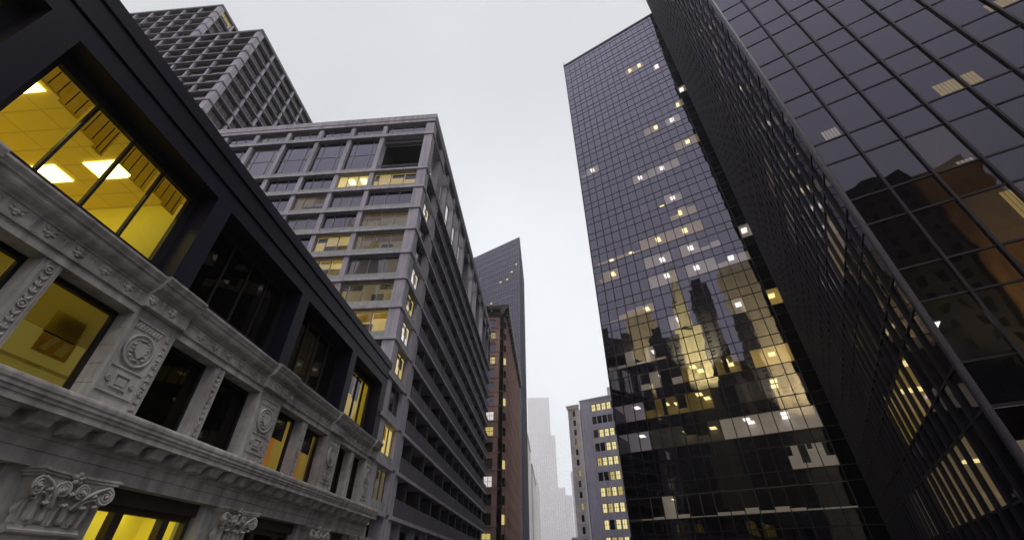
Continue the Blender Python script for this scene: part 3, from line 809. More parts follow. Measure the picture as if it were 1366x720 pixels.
# ------------------------------------------------------------------ blue-grey office building at the end of the street, and its pale neighbour
DV = -WW
ob = thing('slate_office_building', 'blue grey office building with bands of yellow lit windows left of the glass tower', 'office building', (18, 132, 0))
OP = Vector((10.3, 129.6))
FO = Frame(OP, DV, -UU)
OT = 46.0; wl = MB(); cells = []; st = 3.80
xs = [3.5+1.62*k for k in range(10)]
zs = [OT-3.7-st*k for k in range(12)]
zs.reverse()
lo = {}
lit_rows = {11: (0,1,2,3), 10: (), 9: (1,2,3), 8: (2,3,4), 7: (0,1,2,3,4,5), 6: (2,3,4,5), 5: (0,1,2,3,4), 4: (0,1,2,3,4,5), 3: (0,2,3,4), 2: (0,1,2,3), 1: (1,3), 0: (2,)}
for iz, row in lit_rows.items():
    for ix in row: lo[(ix, iz)] = random.choice(['lit_bright', 'lit_bright', 'lit_y'])
punched(FO, 24, xs, 1.38, zs, 2.2, .22, wl, OT, lo, None)
FOs = Frame(OP, UU, WW)
wl.box(FOs, 1.0, 26, -1, 0, 0, OT-.01)
wl.build('wall', M['slate_wall'], ob)
place_windows(ob, cells, M['navy_dark'], 100)
b = MB()
for iz, z in enumerate(zs):
    b.box(FO, 2.2, 3.3, .001, .03, z+.5, z+.55); b.box(FO, 2.2, 3.3, .001, .03, z+1.2, z+1.25)
for k in range(3): b.box(FO, .5+.8*k, .55+.8*k, .001, .04, 0, OT-1)
b.box(FO, -.1, 24, -.4, .12, OT-.3, OT+.25); b.build('wall_ribs', M['slate_wall'], ob)
MB().box(FO, 8.0, 16, -12, -4, OT-.1, OT+4.2).build('roof_house', M['pale_wall'], ob)
MB().box(FO, 1.05, 23.9, -25, -1.05, 0, OT-.2).build('inner_walls', M['partition'], ob)

pb = thing('pale_narrow_building', 'pale narrow building with one column of small windows, left of the blue grey offices', 'office building', (8, 134, 0))
PP = OP + WW*.05 - UU*1.2
FPb = Frame(PP, WW, -UU)
wl = MB(); cells = []
zs = [43.0-2.75*k-1.6 for k in range(15)]; zs.reverse()
punched(FPb, 3.55, [1.2], .85, zs, 1.6, .2, wl, 43.6, {(0, 8): 'lit_y', (0, 11): 'lit_warm', (0, 5): 'lit_y', (0, 1): 'lit_y'}, None)
FPs = Frame(PP+WW*3.55, UU, WW)
for k in range(15): wl.box(FPs, 1.0, 18, -.6, 0, zs[k]+1.6 if k < 14 else zs[k]+1.6, (zs[k+1] if k < 14 else 43.6)); 
wl.box(FPs, 1.0, 18, -.9, -.05, 0, 43.5)
wl.build('wall', M['pale_wall'], pb)
place_windows(pb, cells, M['navy_dark'])
b = MB()
for z in zs: b.box(FPb, -.02, 3.6, .0, .08, z-.45, z-.3)
b.box(FPb, -.1, 3.75, -.3, .35, 43.6, 44.3); b.box(FPb, -.2, 3.9, -.3, .5, 44.3, 44.7); b.box(FPs, 1.0, 18, -.3, .45, 43.61, 44.69)
b.build('cornice', M['pale_wall'], pb)
MB().box(FPb, .05, 3.5, -18, -1.0, 0, 43.4).build('inner_walls', M['partition'], pb)

# ------------------------------------------------------------------ far buildings in the haze
def slab_tower(name, label, parts, mat, wmat, pitch=3.6, cat='skyscraper'):
    """parts: (x0, x1, y0, y1, ztop); vertical window strips between shallow piers"""
    t = thing(name, label, cat, ((parts[0][0]+parts[0][1])/2, (parts[0][2]+parts[0][3])/2, 0))
    for (x0, x1, y0, y1, zt) in parts:
        o = MB().box(WF, x0, x1, y0, y1, 0, zt).build('tower_stage', mat, t)
        w = MB(); A = Frame((x0, y0), (1, 0), (0, -1)); n = max(2, int((x1-x0)/pitch)); p = (x1-x0)/n
        for k in range(n): w.box(A, p*(k+.28), p*(k+.72), .0, .05*pitch, 0, zt-pitch*1.2)
        B = Frame((x1, y0), (0, 1), (1, 0)) if x1 < 20 else Frame((x0, y0), (0, 1), (-1, 0))
        n = max(2, int((y1-y0)/pitch)); p = (y1-y0)/n
        for k in range(n): w.box(B, p*(k+.28), p*(k+.72), .0, .05*pitch, 0, zt-pitch*1.2)
        w.build('window_strips', wmat, o)
        c = MB(); z = zt
        while z > 10:
            c.box(A, .0, x1-x0, .0, .055*pitch, z-pitch*.35, z); z -= pitch*(1.05 if pitch < 5 else 5.5)
        c.build('spandrels', mat, o)
        MB().box(WF, x0-.3, x1+.3, y0-.3, y1+.3, zt, zt+pitch*.25).build('coping', mat, o)
    return t
D = 1600
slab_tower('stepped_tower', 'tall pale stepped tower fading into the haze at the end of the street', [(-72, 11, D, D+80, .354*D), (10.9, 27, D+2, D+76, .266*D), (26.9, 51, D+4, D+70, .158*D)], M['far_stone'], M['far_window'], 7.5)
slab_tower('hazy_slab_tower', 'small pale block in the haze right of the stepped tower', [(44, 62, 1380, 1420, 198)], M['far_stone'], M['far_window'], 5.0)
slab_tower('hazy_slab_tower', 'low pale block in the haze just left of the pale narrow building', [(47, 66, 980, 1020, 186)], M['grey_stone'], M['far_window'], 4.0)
slab_tower('low_lit_building', 'low grey building with a few lit windows below the pale narrow building', [(8.2, 16, 200, 214, 14.5)], M['grey_stone'], M['far_window'], 3.0, 'building')
b = MB()
FL = Frame((8.2, 200), (1, 0), (0, -1))
slab_tower('stone_office_building', 'pale stone office building in the haze directly beyond the slanted glass tower', [(-30, -12.2, 245, 300, 71)], M['grey_stone'], M['far_window'], 3.4, 'office building')
slab_tower('stone_office_building', 'lower hazy stone building beyond the pale stone offices on the left', [(-32, -12.2, 321, 400, 67)], M['grey_stone'], M['far_window'], 3.4, 'office building')
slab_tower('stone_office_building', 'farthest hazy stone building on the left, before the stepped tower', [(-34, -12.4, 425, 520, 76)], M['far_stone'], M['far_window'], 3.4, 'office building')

# ------------------------------------------------------------------ buildings behind the viewer, seen as reflections in the glass
def mirror1(v):                                  # across the tall tower's face
    v = Vector(v); return v - UU1*(2*((v-PI_).dot(UU1)))
def mirror2(v):                                  # across the near block's face
    v = Vector(v); return v - UU*(2*((v-PC).dot(UU)))
def block(root, name, mir, az0, az1, dist, depth, z0, z1, mat, strips=None, pitch=3.2):
    p0 = Vector((math.sin(R(az0)), math.cos(R(az0))))*dist
    p1 = p0 + (Vector((math.sin(R(az1)), math.cos(R(az1))))*dist-p0)
    e = (p1-p0).normalized(); nn = Vector((-e.y, e.x))
    if nn.dot(p0) < 0: nn = -nn
    q = [mir(p) for p in (p0, p1, p1+nn*depth, p0+nn*depth)]
    o = MB().plan([(p.x, p.y) for p in q], z0, z1).build(name, mat, root)
    if strips:
        f = Frame(q[0], q[1]-q[0], (q[0]-q[3])); L = (q[1]-q[0]).length; n = max(2, int(L/pitch)); p = L/n
        b = MB(); z = z0+2
        while z+2 < z1:
            for k in range(n): b.box(f, p*(k+.3), p*(k+.7), .0, .06, z, z+1.9)
            z += 3.7
        b.build('windows', strips, o)
    return o
def az_px(x, y):
    v = Vector((x-683, -(y-360), FPX)); cp, sp = math.cos(R(PITCH)), math.sin(R(PITCH))
    X, Y, Z = v.x, v.z*cp-v.y*sp, v.z*sp+v.y*cp
    c, s = math.cos(R(YAW)), math.sin(R(YAW))
    X, Y = X*c-Y*s, X*s+Y*c
    return math.degrees(math.atan2(X, Y)), Z/math.hypot(X, Y)
def spot(name, loc, target, power, col, ang=70):
    l = bpy.data.lights.new(name, 'SPOT'); l.energy = power; l.color = col; l.spot_size = R(ang); l.spot_blend = .6; l.shadow_soft_size = 1.0
    o = bpy.data.objects.new(name, l); COL.objects.link(o); o.location = loc
    o.rotation_euler = (Vector(target)-Vector(loc)).to_track_quat('-Z', 'Y').to_euler()

ctw = thing('floodlit_stone_tower', 'floodlit cream stone tower with setbacks and a spire, mirrored in the tall glass tower', 'skyscraper', tuple(mirror1((150, 372)))+(0,))
ST_ = lambda e, d: e*d+CAMZ
K_ = 1.75
block(ctw, 'tower_stage', mirror1, 18.4, 23.4, 225*K_, 45, 0, ST_(.40, 225*K_), M['cream_stone'], M['cream_dark'], 6)
block(ctw, 'tower_stage', mirror1, 18.9, 22.2, 228*K_, 28, ST_(.40, 225*K_), ST_(.50, 225*K_), M['cream_stone'], M['cream_dark'], 6)
block(ctw, 'tower_stage', mirror1, 19.6, 21.6, 231*K_, 17, ST_(.50, 225*K_), ST_(.575, 225*K_), M['cream_stone'], M['cream_dark'], 6)
sp_ = MB(); q0 = mirror1(Vector((math.sin(R(20.6)), math.cos(R(20.6))))*235*K_); b = []
for r_, e_ in ((4.4, .575), (2.6, .63), (1.5, .67), (.15, .725)): b.append((r_*K_, ST_(e_, 225*K_)))
vs, fs = [], []
for r_, z_ in b:
    for k in range(8): vs.append((q0.x+r_*math.cos(.785*k), q0.y+r_*math.sin(.785*k), z_))
for j in range(3):
    for k in range(8): fs.append((j*8+k, j*8+(k+1) % 8, (j+1)*8+(k+1) % 8, (j+1)*8+k))
sp_.add(vs, fs); sp_.build('spire', M['cream_stone'], ctw)
wtw = thing('floodlit_stone_block', 'broad floodlit cream stone block beside the spired tower, mirrored in the tall glass tower', 'office building', tuple(mirror1((200, 360)))+(0,))
block(wtw, 'wall', mirror1, 26.4, 33.6, 240*K_, 60, 0, ST_(.63, 240*K_), M['cream_stone'], M['cream_dark'], 7)
ctw2 = thing('floodlit_stone_block', 'small floodlit cream block left of the spired tower, mirrored in the tall glass tower', 'office building', tuple(mirror1((105, 400)))+(0,))
block(ctw2, 'wall', mirror1, 12.6, 16.6, 240*K_, 45, 0, ST_(.562, 240*K_), M['cream_stone'], M['cream_dark'], 7)
for nm, lab, a0, a1, d, dp, e in (('black_office_tower', 'unlit black tower at the left edge of the mirrored skyline', 8.0, 12.9, 205, 30, .50),
                                  ('black_office_tower', 'unlit black tower between the cream block and the spired tower in the mirrored skyline', 15.2, 19.3, 200, 20, .48),
                                  ('black_office_tower', 'tallest unlit black tower, right of the spire in the mirrored skyline', 22.3, 24.8, 200, 20, .60),
                                  ('black_office_tower', 'slim unlit black tower in front of the broad cream block in the mirrored skyline', 26.4, 28.3, 205, 16, .50),
                                  ('added_black_block', 'added low wide black block hiding sky at the foot of the mirrored skyline', 4.0, 37.0, 262, 30, .37)):  # last block added to cover reflected sky between the towers
    d *= K_
    t = thing(nm, lab, 'office tower', tuple(mirror1((math.sin(R(a0))*d, math.cos(R(a0))*d)))+(0,))
    block(t, 'wall', mirror1, a0, a1, d, dp, 0, ST_(e, d), M['black_wall'], M['g_span'] if a1-a0 < 9 else None, 6)
    if a1-a0 < 9: block(t, 'roof_house', mirror1, a0+.6, a0+1.8, d+2, dp-5, ST_(e, d), ST_(e+.03, d), M['black_wall'])
def mk(x, y): return mirror1((x*K_, y*K_))
tg = mk(84, 213); lp = mk(66, 172); lp3 = mk(100, 165); tg3 = mk(118, 207); tg2 = mk(57, 230); lp4 = mk(45, 185)
spot('floodlight', (lp.x, lp.y, 135), (tg.x, tg.y, 188), 6.0e6, (1, .92, .50))
spot('floodlight', (lp3.x, lp3.y, 90), (tg3.x, tg3.y, 185), 5.5e6, (1, .86, .55), 80)
spot('floodlight', (lp4.x, lp4.y, 120), (tg2.x, tg2.y, 195), 3.5e6, (1, .86, .55), 60)
# in the near block's panes
t = thing('brown_tower', 'brown stained tower mirrored in the panes of the near glass block', 'office tower', tuple(mirror2((110, 80)))+(0,))
block(t, 'wall', mirror2, 49.3, 55.2, 120, 20, 0, ST_(.66, 120), M['ochre_brick'])
tb_ = mirror2((96, 72)); lb_ = mirror2((70, 62))
spot('floodlight', (lb_.x, lb_.y, 25), (tb_.x, tb_.y, 60), 3.0e5, (1, .72, .36), 75)
t = thing('black_office_tower', 'unlit black tower mirrored beside the brown one in the near glass block', 'office tower', tuple(mirror2((80, 72)))+(0,))
block(t, 'wall', mirror2, 38.0, 50.0, 112, 20, 0, ST_(.70, 112), M['black_wall'], M['g_span'])

# ------------------------------------------------------------------ left: carved stone building with a dark metal top storey
lb = thing('stone_building', 'carved grey stone building with dark metal upper storey and glowing yellow windows', 'building', (-20, 3, 0))
FL = Frame((-11.0, 0), (0, 1), (1, 0))           # a = y
Y0, Y1 = -24.0, 27.1
BAY = 6.04
# dark metal storey
bays = [(-14.05, -8.75), (-8.05, -2.75), (-2.0, 3.3), (4.0, 9.3), (10.0, 15.32), (16.0, 21.35), (22.0, 26.45)]
b = MB(); last = Y0
for a0, a1 in bays:
    b.box(FL, last, a0, -1.6, 0, 8.6, 12.35); last = a1
b.box(FL, last, Y1+.2, -1.6, 0, 8.6, 12.35)
b.box(FL, Y0, Y1+.2, -1.6, .0, 12.352, 12.93)
b.box(FL, Y0, Y1+.2, -1.6, -.06, 12.93, 13.0)
b.box(FL, Y0, Y1+.26, -1.6, .05, 13.0, 13.68)
b.box(FL, Y0, Y1+.2, -1.6, -.02, 13.68, 13.75)
b.box(FL, Y0, Y1+.32, -1.6, .10, 13.75, 14.2)
for a0, a1 in bays: b.box(FL, a0, a1, -1.6, -.30, 8.6, 9.16)
mc = b.build('metal_cladding', M['navy'], lb)
b = MB(); a = Y0+1.0
while a < Y1:
    for (d_, z0, z1) in ((.003, 12.36, 12.92), (.053, 13.01, 13.67), (.103, 13.76, 14.19)): b.box(FL, a, a+.014, d_-.02, d_, z0, z1)
    a += 2.0
b.build('panel_joints', M['navy_dark'], mc)
b = MB(); b.box(FL, Y1-.4, Y1+.18, -18, -1.5, 0, 14.1); b.box(FL, Y0, Y1-.4, -18, -1.4, 13.7, 14.05); b.box(FL, Y0, Y0+.4, -18, -1.5, 0, 14.1); b.box(FL, Y0, Y1, -18, -17.6, 0, 14.1)
b.build('inner_walls', M['navy_dark'], lb)

def metal_window(a0, a1, style):
    d = -.70; f = MB(); g0, g1 = a0+.36, a1-.29; zt, zb = 12.05, 9.20
    f.box(FL, a0+.001, g0, -.82, d+.03, 9.16, 12.35); f.box(FL, g1, a1-.001, -.82, d+.03, 9.16, 12.35)
    f.box(FL, g0, g1, -.82, d+.03, zt, 12.349); f.box(FL, g0, g1, d-.1, d+.02, 9.16, zb)
    n = 4; p = (g1-g0)/n
    for k in range(1, n): f.box(FL, g0+p*k-.035, g0+p*k+.035, d-.08, d+.035, zb, zt)
    w = f.build('window', M['navy_dark'], lb)
    for k in range(n):
        q = MB(); tilted_pane(q, FL, g0+p*k+.03, g0+p*(k+1)-.03, zb, zt, d-.02, .001)
        q.build('pane', M['g_black'] if style == 'off' else M['g_clear'], w, recalc=False)
    return w, g0, g1, p, zt, zb
def striped_blind(w, a0, a1, d, z0, z1):
    b = MB(); z = z1; n = 0
    while z > z0:
        t = (z1-z)/max(z1-z0, .01)
        b.box(FL, a0, a1, d-.012, d, z-(.010+.016*t), z); z -= .032; n += 1
    b.box(FL, a0, a1, d-.03, d+.01, z0-.05, z0-.015)
    o = b.build('blind', M['blind_brown'], w)
    r = MB()
    for t in (.27, .74): r.box(FL, a0+(a1-a0)*t-.012, a0+(a1-a0)*t+.012, d+.015, d+.03, z0-.02, z1)
    r.build('blind_rod', M['navy_dark'], o)
for i, (a0, a1) in enumerate(bays):
    style = 'gold' if i in (2, 3) else ('orange' if i == 6 else 'off')
    w, g0, g1, p, zt, zb = metal_window(a0, a1, style)
    if style == 'gold':
        lamps = [(a, d) for a in (g0+.30, g0+3.22) for d in (1.48, 3.6, 5.7)]
        room(lb, FL, g0-.25, g1+.2, 8.7, 12.04, 7.7, M['room_gold'], lamps, M['lamp_gold'], M['ceil_gold'], d0=-.83, lampsize=(.66, 1.15))
        for k in range(4):
            dr = (.62, .95, .85, .75)[k]
            striped_blind(w, g0+p*k+.05, g0+p*k+p*.50, -.86, zt-dr*.86, zt-.02)
            striped_blind(w, g0+p*k+p*.50, g0+p*(k+1)-(.05 if k != 1 else .28), -.88, zt-dr, zt-.02)
    elif style == 'orange':
        room(lb, FL, g0-.25, g1+.2, 8.7, 12.04, 3.0, M['room_gold'], [(g0+2, 1.2)], M['lamp_gold'], d0=-.83)
        b = MB()
        for k in (0, 1, 2):
            b2 = MB().box(FL, g0+p*k+.05, g0+p*(k+1)-.05, -.90, -.88, zt-1.15-.12*k, zt-.02); b.add(b2.v, b2.f)
        b.build('blind', M['blind_dark'], w)
        MB().box(FL, g0+p*1.1, g0+p*2.6, -1.6, -1.5, 8.8, 12.0).build('curtain', M['room_orange'], w)
    else:
        MB().box(FL, g0-.2, g1+.2, -1.5, -1.42, 8.7, 12.3).build('blind', M['blind_dark'], w)

# medallion piers, second-storey windows
PIERS = [(-9.2, -7.7), (-3.15, -1.6), (2.95, 4.45), (8.92, 10.42), (14.95, 16.48), (21.0, 22.5), (26.3, 27.3)]
OPEN = []                                         # window openings between piers, with the carved strip between
for i in range(len(PIERS)-1):
    a, e = PIERS[i][1], PIERS[i+1][0]
    L = e-a; wid = (L-.44)/2
    OPEN.append((a, a+wid, a+wid+.44, e))
SILL, HEAD = 5.05, 7.52
b = MB()
for a0, a1 in PIERS: b.box(FL, a0, a1, -.75, 0, SILL-.3, HEAD)
b.box(FL, Y0, PIERS[0][0], -.75, 0, SILL-.3, HEAD)
b.box(FL, Y0, Y1+.2, -.75, 0, HEAD, 7.74); b.box(FL, Y0, Y1+.2, -.74, -.001, 7.741, 8.6)
b.box(FL, Y0, Y1+.2, -1.5, .04, SILL-.35, SILL-.1)
b.build('stone_wall', M['stone'], lb)
for a0, a1 in PIERS:                              # block joints: thin recessed lines read from the reveal, cut as proud courses
    b = MB()
    for k in range(5):
        z = SILL+.02+k*.5
        b.box(FL, a0-.012, a1+.012, -.74, -.02, z, z+.48)
    b.build('pier_courses', M['stone'], lb)
def carved_strip(a, z0, z1, w_):
    o = MB().box(FL, a-.22, a+.22, -.6, -.06, z0, z1).build('carved_pilaster', M['stone'], lb)
    r = MB()
    r.box(FL, a-w_, a-w_+.03, -.07, -.02, z0+.1, z1-.05); r.box(FL, a+w_-.03, a+w_, -.07, -.02, z0+.1, z1-.05)
    z = z0+.2; k = 0
    while z < z1-.15:
        t = k % 5
        if t == 2:
            r.ring(FL, a, -.045, z+.06, .082, .022, 18, 6); r.blob(FL, a, -.06, z+.06, .045, .03, .045); z += .2
        elif t in (0, 4):
            for s in (-1, 1): r.blob(FL, a+s*.045, -.055, z, .07, .035, .028, s*.7)
            r.blob(FL, a, -.05, z+.03, .022, .04, .09); z += .17
        else:
            for s in (-1, 1):
                r.blob(FL, a+s*.05, -.055, z+.02, .035, .03, .07, -s*.5)
            r.blob(FL, a, -.045, z-.02, .06, .03, .03); z += .17
        k += 1
    r.build('carving', M['stone_relief'], o)
def stone_window(a0, a1, style):
    d = -.52; f = MB()
    f.box(FL, a0, a0+.07, d-.08, d+.05, SILL-.1, HEAD); f.box(FL, a1-.09, a1, d-.08, d+.05, SILL-.1, HEAD)
    f.box(FL, a0+.07, a1-.09, d-.08, d+.05, HEAD-.13, HEAD); f.box(FL, a0+.07, a1-.09, d-.08, d+.05, SILL-.1, SILL+.05)
    w = f.build('window', M['navy_dark'], lb)
    q = MB(); tilted_pane(q, FL, a0+.06, a1-.08, SILL, HEAD-.12, d-.02, .001)
    q.build('pane', M['g_black'] if style == 'off' else M['g_clear'], w, recalc=False)
    if style == 'off':
        MB().box(FL, a0, a1, d-.5, d-.45, SILL-.1, HEAD).build('blind', M['blind_dark'], w)
    if style in ('lit', 'litblind'):
        sl = slats(FL, a0+.08, a1-.10, HEAD-.13-(1.0 if style == 'lit' else 1.5), HEAD-.13, d-.08, .046, .028, .01); sl.build('blind', M['blind_brown'], w)
        if style == 'lit': MB().box(FL, a0+.95, a1-.28, d-.30, d-.27, HEAD-1.08, HEAD-.5).build('blind_cloth', M['blind_dark'], w)
    if style == 'orange':
        MB().box(FL, a0+.1, a1-.3, d-.12, d-.10, HEAD-1.0, HEAD-.12).build('blind', M['blind_dark'], w)
        MB().box(FL, a0+.55, a1-.35, d-.5, d-.4, SILL-.1, HEAD-.2).build('curtain', M['room_orange'], w)
    return w
styles = ['off', 'off', 'litblind', 'lit', 'off', 'off', 'off', 'off']
for i, (a, b0, b1, e) in enumerate(OPEN):
    st_ = {0: ('off', 'off'), 1: ('off', 'off'), 2: ('litblind', 'lit'), 3: ('off', 'off'), 4: ('orange', 'orange'), 5: ('off', 'off')}[i]
    ws = [stone_window(a+.002, b0, st_[0]), stone_window(b1, e-.002, st_[1])]
    carved_strip((b0+b1)/2, SILL-.1, HEAD, .13)
    if i in (2, 4): room(lb, FL, a-.3, e+2.6 if i == 2 else e+.3, SILL-.3, 8.1, 3.0 if i == 2 else 1.9, M['room_ochre'], [(b0-.4, 1.2), (b1+.9, 1.2)], M['lamp_soft'], d0=-.66)
wp = MB(); PX = -11.66-2.97
for (a0, a1, z0, z1) in ((9.75, 10.75, 7.0, 7.75),):
    MBp = MB().box(Frame((PX, 0), (0, 1), (1, 0)), a0, a1, 0, .05, z0, z1)
pic = thing('wall_picture', 'orange and cream picture on the yellow wall behind the lower left window', 'picture', (PX, 10.25, 7.0))
MBp.build('picture_frame', M['picture'], pic)
b = MB(); FW_ = Frame((PX, 0), (0, 1), (1, 0))
b.prism(FW_, [(9.85, 7.08), (10.05, 7.08), (10.28, 7.6), (10.1, 7.6)], .05, .065); b.prism(FW_, [(10.3, 7.08), (10.55, 7.08), (10.68, 7.4), (10.42, 7.5)], .05, .065)
b.build('picture_shapes', M['cream_stone'], pic)

ch = thing('office_chair', 'brown rounded chair back showing above the sill of the big yellow window', 'chair', (-13.1, 8.35, 8.72))
FC = Frame((-13.1, 8.35), (0, 1), (1, 0))
b = MB(); b.blob(FC, 0, -.05, 9.85, .34, .09, .42, 0, 14, 10); b.build('backrest', M['bronze'], ch)
b = MB(); b.blob(FC, 0, .25, 9.25, .32, .30, .06, 0, 14, 8); b.build('seat', M['bronze'], ch)
b = MB(); b.tube([FC(0, .25, 9.2), FC(0, .25, 8.8)], .035, 8)
for k in range(5): b.tube([FC(0, .25, 8.82), FC(.3*math.cos(1.257*k), .25+.3*math.sin(1.257*k), 8.76)], .025, 6)
b.build('stem', M['navy_dark'], ch)
MB().box(FW_, 4.9, 13.0, 0, .09, 6.60, 6.67).build('wall_ledge', M['cream_stone'], lb)
# medallion panels on the piers
def medallion(ac, w_=.53):
    p = MB(); z0, z1 = 5.46, 7.44
    for (x0, x1, zz0, zz1) in ((ac-w_, ac-w_+.045, z0, z1), (ac+w_-.045, ac+w_, z0, z1), (ac-w_+.045, ac+w_-.045, z0, z0+.045), (ac-w_+.045, ac+w_-.045, z1-.045, z1)):
        p.box(FL, x0, x1, 0, .045, zz0, zz1)
    p.box(FL, ac-w_+.045, ac+w_-.045, 0, .03, 6.12, 6.16)
    o = p.build('medallion_panel', M['stone'], lb)
    r = MB()
    r.disc(FL, ac, 0, .03, 6.67, w_*.86); r.ring(FL, ac, .04, 6.67, w_*.80, .035); r.ring(FL, ac, .035, 6.67, w_*.60, .018)
    for k in range(40):
        an = 2*math.pi*k/40
        r.blob(FL, ac+w_*.70*math.cos(an), .035, 6.67+w_*.70*math.sin(an), .022, .03, .022, 0, 6, 4)
    r.prism(FL, [(ac-.17, 6.88), (ac-.06, 6.86), (ac, 6.90), (ac+.06, 6.86), (ac+.17, 6.88), (ac+.16, 6.60), (ac, 6.44), (ac-.16, 6.60)], .03, .10)
    for s in (-1, 1):
        for k in range(4): r.blob(FL, ac+s*(.20+.02*(k % 2)), .05, 6.48+.1*k, .055, .04, .04, s*.6)
    r.blob(FL, ac, .06, 6.96, .12, .04, .035); r.blob(FL, ac, .06, 6.40, .10, .04, .035)
    r.build('medallion', M['stone_relief'], o)
    q = MB()
    for (x0, x1, zz0, zz1) in ((ac-.24, ac-.20, 5.62, 5.98), (ac+.20, ac+.24, 5.62, 5.98), (ac-.20, ac+.20, 5.62, 5.66), (ac-.20, ac+.20, 5.94, 5.98)): q.box(FL, x0, x1, 0, .05, zz0, zz1)
    q.box(FL, ac-.14, ac+.14, 0, .035, 5.71, 5.89)
    for s in (-1, 1):
        q.ring(FL, ac+s*.36, .02, 5.80, .06, .022, 14, 6); q.blob(FL, ac+s*.36, .02, 5.80, .03, .035, .03)
    n = 8
    for k in range(n):
        a = ac-w_+.08+k*(2*w_-.2)/n
        q.prism(FL, [(a, 7.20), (a+.05, 7.20), (a+.13, 7.36), (a+.08, 7.36)], 0, .035)
    q.build('carving', M['stone_relief'], o)
    return o
def edge_strip(a):
    r = MB(); z = 5.3; k = 0
    while z < 7.4:
        if k % 4 == 2: r.ring(FL, a, .01, z+.06, .075, .022, 16, 6); r.blob(FL, a, .0, z+.06, .04, .03, .04); z += .22
        else:
            for q in (-1, 1): r.blob(FL, a+q*.04, .0, z, .06, .035, .028, q*.7*(1 if k % 2 else -1))
            r.blob(FL, a, .0, z+.05, .022, .035, .08); z += .19
        k += 1
    return r.build('edge_carving', M['stone_relief'], lb)
es0 = edge_strip(10.24)
for a0, a1 in PIERS[2:6]:
    if abs(a1-10.42) > .2: copy_part(es0, (0, a1-10.42, 0), lb)
m0 = medallion(9.55)
for i, (a0, a1) in enumerate(PIERS):
    c_ = (a0+a1)/2
    if abs(c_-9.55) > .3 and c_ > -4:
        if a1-a0 > 1.2: copy_part(m0, (0, c_-9.55, 0), lb)
        else: medallion(26.83, .42)
# upper cornice, stepping forward over each pier
prof = [(-.7, 7.74), (.05, 7.74), (.06, 7.80), (.015, 7.81), (.015, 8.14), (.05, 8.15), (.06, 8.20), (.10, 8.21), (.16, 8.235), (.22, 8.29), (.25, 8.35), (.26, 8.44), (.30, 8.455), (.315, 8.50), (.35, 8.56), (.37, 8.60), (.37, 8.655), (.33, 8.68), (-.7, 8.75)]
b = MB()
for i, (a0, a1) in enumerate(PIERS):
    pv = PIERS[i-1][1]+.02 if i else Y0
    b.profile(FL, [(d, z) for d, z in prof], pv-.0, a0-.02, False)
    b.profile(FL, [(d+(.14 if d > 0 else 0), z) for d, z in prof], a0-.021+.002, a1+.019, False)
b.build('upper_cornice', M['stone'], lb)
# frieze carving: masks and buds in turn
def mask():
    r = MB(); z = 7.99
    for k in range(5):
        an = (k-2)*.5; r.blob(FL, .10*math.sin(an), .03, z+.02+.07*math.cos(an)*.6, .032, .03, .075, -an)
    r.blob(FL, 0, .03, z-.045, .10, .045, .055); r.blob(FL, 0, .03, z-.11, .05, .035, .04)
    for s in (-1, 1): r.blob(FL, s*.11, .02, z-.03, .035, .03, .05)
    r.v = [(x, y, zz) for x, y, zz in r.v]
    return r
def bud():
    r = MB(); z = 7.97
    r.blob(FL, 0, .02, z, .016, .025, .13)
    for s in (-1, 1): r.blob(FL, s*.035, .02, z+.09, .016, .025, .05, s*.5)
    return r
mm, bd = mask(), bud()
def shift(mb, dy, dx=0):
    r = MB(); r.add([(x+dx, y+dy, z) for x, y, z in mb.v], mb.f, True); return r
mo = bo = None; k = 0
a = -3.9
while a < 27.0:
    on = any(p0-.05 < a < p1+.05 for p0, p1 in PIERS)
    dx = .14 if on else 0
    src = mm if k % 2 == 0 else bd
    if k % 2 == 0:
        if mo is None: mo = shift(mm, a, dx).build('mask_carving', M['stone_relief'], lb); am, dm = a, dx
        else: copy_part(mo, (dx-dm, a-am, 0), lb)
    else:
        if bo is None: bo = shift(bd, a, dx).build('bud_carving', M['stone_relief'], lb); ab, db = a, dx
        else: copy_part(bo, (dx-db, a-ab, 0), lb)
    a += .36; k += 1
# lower cornice with brackets
prof = [(-1.2, 3.62), (.12, 3.62), (.12, 3.90), (.15, 3.91), (.15, 4.12), (.19, 4.14), (.22, 4.20), (.22, 4.50), (.70, 4.50), (.70, 4.63), (.73, 4.645), (.735, 4.70), (.77, 4.73), (.775, 4.79), (.80, 4.83), (.81, 4.90), (.80, 4.955), (.72, 4.99), (.05, 5.06), (-1.2, 5.06)]
MB().profile(FL, prof, Y0, Y1+.55).build('lower_cornice', M['stone'], lb)
def bracket(a):
    b = MB()
    b.profile(FL, [(.21, 4.21), (.40, 4.235), (.47, 4.24), (.485, 4.265), (.515, 4.27), (.535, 4.33), (.57, 4.385), (.60, 4.405), (.605, 4.43), (.63, 4.44), (.635, 4.47), (.21, 4.47)], a-.215, a+.215)
    b.profile(FL, [(.20, 4.471), (.66, 4.471), (.66, 4.505), (.20, 4.505)], a-.245, a+.245)
    return b
br0 = bracket(8.0).build('bracket', M['stone'], lb)
for k in range(-13, 25):
    if k: copy_part(br0, (0, .785*k, 0), lb)
